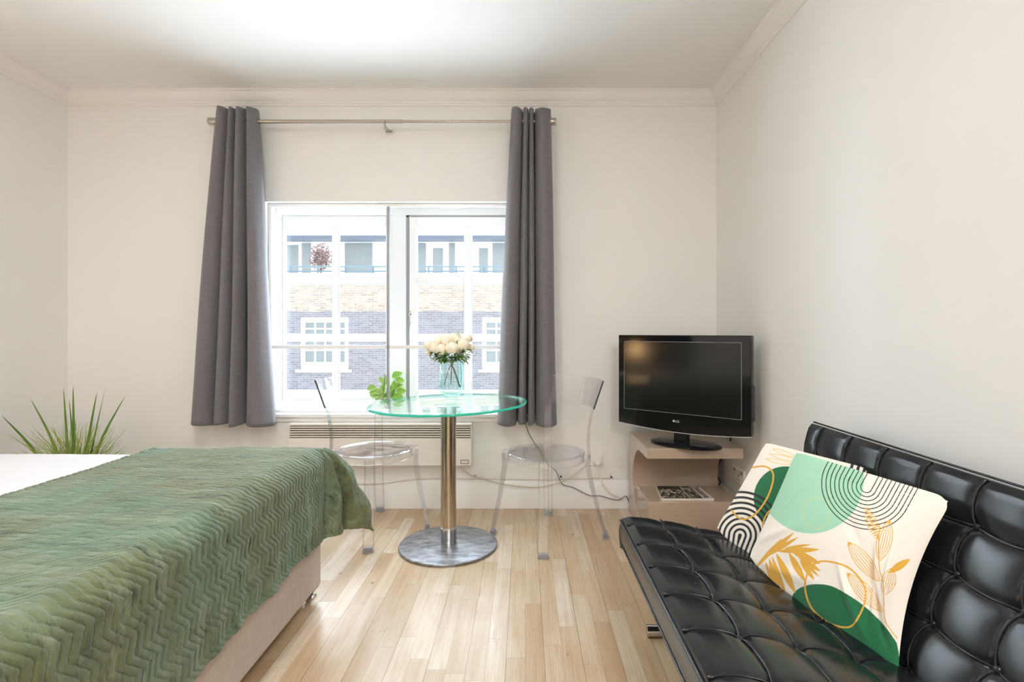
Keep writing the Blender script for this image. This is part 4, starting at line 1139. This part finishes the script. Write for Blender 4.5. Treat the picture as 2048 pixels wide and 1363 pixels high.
def print_front(X, Y):
    col = np.empty(X.shape+(3,)); col[:] = CREAM
    mint = ((X-420)/315)**2+((Y-285)/326)**2 < 1; paint(col, mint, MINT)
    paint(col, np.abs(np.hypot((X-455)/82, (Y-490)/92)-1) < .035, sr(186, 208, 150))
    # nested U arcs
    a = np.array((.48, -.877)); p = np.array((.877, .48)); cx0, cy0 = 748, 338
    al = (X-cx0)*a[0]+(Y-cy0)*a[1]; pe = (X-cx0)*p[0]+(Y-cy0)*p[1]
    dd = np.where(al > 0, np.abs(pe)/1.12, np.hypot(pe/1.12, al))
    k = (dd-30)/23.5
    paint(col, (dd > 20) & (dd < 250) & (np.abs(k-np.round(k)) < .115) & (al < 260), INK)
    green = inpoly(X, Y, spl2([(300, 1010), (325, 955), (385, 922), (455, 911), (540, 922), (630, 968), (720, 1028), (800, 1098), (870, 1175), (930, 1260)])+[(960, 1420), (400, 1420), (250, 1050)])
    paint(col, green, GREEN)
    for (q, r_, hw) in (((92, 815), (250, 640), 13), ((120, 775), (320, 605), 15), ((150, 750), (345, 632), 12), ((220, 716), (472, 706), 17), ((260, 700), (420, 676), 9), ((290, 705), (475, 790), 20), ((350, 755), (478, 835), 14),
                      ((355, 770), (440, 885), 15), ((372, 775), (470, 868), 9), ((290, 725), (385, 895), 20), ((215, 730), (328, 965), 22), ((188, 745), (275, 985), 13), ((172, 760), (242, 985), 19), ((150, 775), (205, 945), 11), ((115, 815), (200, 960), 20), ((78, 838), (130, 900), 7)):
        t, s, w = leafst(X, Y, q, r_, hw); paint(col, (t > 0) & (t < 1) & (np.abs(s) < w), GOLD)
    paint(col, polyd(X, Y, spl2([(80, 830), (150, 748), (240, 712), (330, 722), (385, 800)])) < 3, GOLD)
    for (q, r_, hw, mode) in (((822, 650), (745, 452), 36, 'h'), ((826, 775), (885, 532), 44, 'l'), ((826, 893), (640, 662), 44, 'l'), ((845, 1075), (634, 846), 42, 'l'), ((858, 975), (902, 815), 42, 'l'), ((880, 845), (1008, 762), 22, 'f')):
        t, s, w = leafst(X, Y, q, r_, hw); ins = (t > 0) & (t < 1)
        if mode == 'f': paint(col, ins & (np.abs(s) < w), GOLD)
        elif mode == 'h': paint(col, ins & (np.abs(s) < w) & (((t*14) % 1) < .38), GOLD); paint(col, ins & (np.abs(s) < 2.2), GOLD)
        else:
            k = s/np.maximum(w, 1)*3
            paint(col, ins & (np.abs(s) < w) & (np.abs(k-np.round(k)) < .16), GOLD); paint(col, ins & (np.abs(np.abs(s)-w) < 2.4), GOLD)
            paint(col, ins & (np.abs(s) < w) & (t > .93), GOLD)
    paint(col, polyd(X, Y, spl2([(825, 560), (822, 700), (826, 820), (848, 900), (852, 1010), (862, 1130), (930, 1230)])) < 3, GOLD)
    ring = spl2([(470, 778), (555, 782), (640, 812), (705, 872), (742, 940), (738, 1020), (705, 1100), (655, 1162), (580, 1160), (500, 1125), (430, 1060), (395, 985), (386, 900), (415, 820)], True)
    paint(col, polyd(X, Y, ring) < 5.5, GOLD)
    return col
def print_rear(X, Y):
    col = np.empty(X.shape+(3,)); col[:] = CREAM
    paint(col, ((X-445)/165)**2+((Y-405)/165)**2 < 1, GREEN)
    # nested arches in the lower corner
    cx0, cy0 = 208, 600
    a = np.array((.25, -.97)); p = np.array((.97, .25))
    al = (X-cx0)*a[0]+(Y-cy0)*a[1]; pe = (X-cx0)*p[0]+(Y-cy0)*p[1]
    dd = np.where(al < 0, np.abs(pe)+(-al)*.12, np.hypot(pe, al*.95))
    k = (dd-4)/26.5
    paint(col, (dd < 232) & (np.abs(k-np.round(k)) < .22), INK)
    # striped corner at the upper right
    paint(col, (X > 770) & (((X*.95+Y*.3) % 34) < 16), INK)
    for (q, r_) in (((360, 175), (520, 215)), ((340, 200), (480, 230)), ((380, 150), (500, 190))):
        t, s, w = leafst(X, Y, q, r_, 16); paint(col, (t > 0) & (t < 1) & (np.abs(np.abs(s)-w*.6) < 2.4), sr(232, 205, 150))
    paint(col, polyd(X, Y, spl2([(250, 250), (335, 240), (380, 275), (372, 350), (335, 430), (280, 495), (215, 515), (165, 470)])) < 4.5, GOLD)
    paint(col, polyd(X, Y, spl2([(420, 462), (365, 470), (330, 530), (332, 600), (350, 660)])) < 4, GOLD)
    return col
def cushion(label, BL, BR_, TR, TL, org, fnp, T_, N_, seed, dents=(), pinch=(.01, .055, -.06, .0)):
    BL, BR_, TR, TL = map(Vector, (BL, BR_, TR, TL))
    nrm = ((BR_-BL).cross(TL-BL)).normalized()
    if nrm.x > 0: nrm = -nrm                       # faces the camera side
    g = np.linspace(0, 1, N_+1); U, V = np.meshgrid(g, g, indexing='ij'); U = U.ravel(); V = V.ravel()
    def surf(sign):
        cu = 4*U*(1-U); cv = 4*V*(1-V)
        # pull the edges inwards between the corners
        pl_, pr_, pb_, pt_ = pinch
        Uw = U+pl_*cv*np.maximum(0, 1-2*U)**2.5-pr_*cv*np.maximum(0, 2*U-1)**2.5
        Vw = V+pb_*cu*np.maximum(0, 1-2*V)**2.5-pt_*cu*np.maximum(0, 2*V-1)**2.5
        for (ku, kv) in ((0, 0), (1, 0), (1, 1), (0, 1)):
            e_ = np.exp(-((U-ku)**2+(V-kv)**2)/.0022)*{(1, 1): .022, (1, 0): 0}.get((ku, kv), .010)
            Uw = Uw+e_*(1-2*ku); Vw = Vw+e_*(1-2*kv)
        P = (np.outer((1-Uw)*(1-Vw), BL)+np.outer(Uw*(1-Vw), BR_)+np.outer(Uw*Vw, TR)+np.outer((1-Uw)*Vw, TL))
        th = T_*(np.maximum(cu, 0)**.7*np.maximum(cv, 0)**.7)*(.62 if sign > 0 else .55)
        wr = np.zeros_like(U)
        for (u0, v0, ang, ln, wd, am) in dents:
            c, s_ = math.cos(ang), math.sin(ang)
            al = (U-u0)*c+(V-v0)*s_; pe = -(U-u0)*s_+(V-v0)*c
            wr += am*np.exp(-(pe/wd)**2)*np.exp(-(al/ln)**2)
        th = th+wr*np.minimum(1, (cu*cv*8))
        return P+np.outer(th*sign, nrm)
    F_, B2 = surf(1), surf(-1)
    w = N_+1
    idx = np.arange(w*w).reshape(w, w)
    q = np.stack([idx[:-1, :-1].ravel(), idx[1:, :-1].ravel(), idx[1:, 1:].ravel(), idx[:-1, 1:].ravel()], 1)
    st_ = 6
    ib = idx[::st_, ::st_]
    keep = ib.ravel(); rem = {int(k): i for i, k in enumerate(keep)}
    # back surface coarse; it meets the front along the seam
    nb = ib.shape[0]; ii = np.arange(nb*nb).reshape(nb, nb)+w*w
    qb = np.stack([ii[:-1, :-1].ravel(), ii[:-1, 1:].ravel(), ii[1:, 1:].ravel(), ii[1:, :-1].ravel()], 1)
    verts = np.concatenate([F_, B2[keep]]); faces = np.concatenate([q, qb])
    me = bpy.data.meshes.new('cushion'); me.from_pydata(verts.tolist(), [], faces.tolist())
    cen_ = (BL+BR_)/2; me.transform(Matrix.Translation(-cen_))
    me.materials.append(M['print']); me.polygons.foreach_set('use_smooth', [True]*len(me.polygons))
    # the print follows the bulged cloth
    X = (F_[:, 0]/F_[:, 1]*F+VX-org[0])*org[2]; Y = ((HC-F_[:, 2])/F_[:, 1]*F+VY-org[1])*org[2]
    cf = fnp(X, Y)
    cb = np.tile(np.array(CREAM), (len(keep), 1))
    col = np.concatenate([cf, cb]); col = np.concatenate([col, np.ones((len(col), 1))], 1).astype(np.float32)
    ca = me.color_attributes.new('print', 'FLOAT_COLOR', 'POINT'); ca.data.foreach_set('color', col.ravel())
    o = bpy.data.objects.new('cushion', me); C.objects.link(o); o.location = cen_
    return tag(o, label, 'cushion', 'printed cushions on the black sofa')
cushion('front cushion on the black sofa, mint, cream and green print with gold leaves', (.725, 1.700, .392), (.866, 1.215, .345), (1.022, 1.250, .722), (.868, 1.68, .737),
        (1480, 860, 2.963), print_front, .078, 520, 1,
        dents=((.80, .36, 1.75, .17, .018, -.020), (.88, .22, 1.95, .14, .014, -.018), (.90, .40, 1.7, .16, .022, .014), (.74, .20, 2.15, .16, .022, .012), (.62, .62, 2.3, .25, .03, -.005), (.15, .30, .8, .2, .03, .006), (.55, .90, .1, .25, .03, -.006), (.96, .12, 1.8, .1, .012, .008), (.22, .75, 1.35, .4, .008, .0025), (.35, .12, .3, .25, .04, .006)))
cushion('rear cushion on the black sofa, cream print with green circle and black arches, half hidden', (.712, 1.952, .390), (.868, 1.60, .352), (1.030, 1.56, .712), (.884, 1.925, .715),
        (1400, 840, 2.607), print_rear, .055, 420, 2)

# ------------------------------------------------------------------ added fill lights on the ceiling, headboard lamp, daylight
def fill_lamp(x, y, s, label):  # glowing ceiling disc out of view, added to fill the room with light
    r = thing('fill_light', label, 'fill light', (x, y, ZC))
    m = MB(); m.lathe([(0, ZC-.0005), (.24, ZC-.0005), (.24, ZC-.03), (0, ZC-.03)], (x, y, 0), 48); m.build('fill_light_housing', M['gloss_white'], r, smooth='auto')
    m = MB(); m.lathe([(0, ZC-.0305), (.225, ZC-.0305), (.225, ZC-.045), (.2, ZC-.055), (0, ZC-.06)], (x, y, 0), 48); m.build('fill_light_diffuser', emis('fill light diffuser', (.98, .975, .975), s), r, smooth='auto')
LS = 39
fill_lamp(-.8, .75, LS, 'added round fill light, unseen, in the middle of the ceiling, above the bed foot')
fill_lamp(.5, -1.2, LS*1.2, 'added round fill light behind the viewpoint, on the right')
fill_lamp(.75, -2.1, LS*1.2, 'added round fill light farthest behind the viewpoint')
for y, lb in ((1.45, 'warm glowing globe lamp fixed to the dark headboard of the bed'),):
    r = thing('headboard_lamp', lb, 'lamp', (BX0, y, .95))
    m = MB(); m.box(BX0+.0005, BX0+.02, y-.04, y+.04, .88, 1.02); m.tube([(BX0+.02, y, .92), (BX0+.10, y, .92)], .008, 10); m.build('bracket', M['nickel'], r, smooth='auto')
    m = MB(); m.ball((BX0+.12, y, .90), .085, 20, 14); m.build('globe', emis('warm globe', (1, .60, .26), 26), r, smooth=True)

w = bpy.data.worlds.new('sky'); sc.world = w; w.use_nodes = True
nt = w.node_tree; nt.nodes.clear()
out = nt.nodes.new('ShaderNodeOutputWorld'); bg = nt.nodes.new('ShaderNodeBackground')
bg.inputs[0].default_value = (.82, .91, 1.0, 1)
# hazy bright sky, brightest on the sun's side beyond the houses opposite (+Y)
wt = nt.nodes.new('ShaderNodeTexCoord'); ws = nt.nodes.new('ShaderNodeSeparateXYZ'); wm = nt.nodes.new('ShaderNodeMapRange')
nt.links.new(wt.outputs['Generated'], ws.inputs[0]); nt.links.new(ws.outputs[1], wm.inputs[0])
wm.inputs[1].default_value = -.05; wm.inputs[2].default_value = .35; wm.inputs[3].default_value = 2.2; wm.inputs[4].default_value = 14
nt.links.new(wm.outputs[0], bg.inputs[1])
nt.links.new(bg.outputs[0], out.inputs[0])
# portal in the window opening helps the renderer find the sky
pl = bpy.data.lights.new('portal', 'AREA'); pl.shape = 'RECTANGLE'; pl.size = WX1-WX0; pl.size_y = WZ1-WZ0
pl.cycles.is_portal = True
po = bpy.data.objects.new('portal', pl); C.objects.link(po); po.location = ((WX0+WX1)/2, D+T+.02, (WZ0+WZ1)/2); po.rotation_euler = (-PI/2, 0, 0)

# ------------------------------------------------------------------ camera
cam = bpy.data.cameras.new('camera'); co = bpy.data.objects.new('camera', cam); C.objects.link(co)
co.location = (0, 0, HC); co.rotation_euler = (PI/2, 0, 0)
cam.sensor_width = 36; cam.lens = F*36/2048
cam.shift_x = -(VX-1024)/2048; cam.shift_y = -(681.5-VY)/2048
cam.clip_start = .05
sc.camera = co
sc.view_settings.view_transform = 'Standard'; sc.view_settings.look = 'None'; sc.view_settings.gamma = 1
sc.view_settings.use_curve_mapping = False; sc.view_settings.exposure = .5
sc.cycles.transparent_max_bounces = 40; sc.cycles.max_bounces = 14; sc.cycles.diffuse_bounces = 8; sc.cycles.transmission_bounces = 14
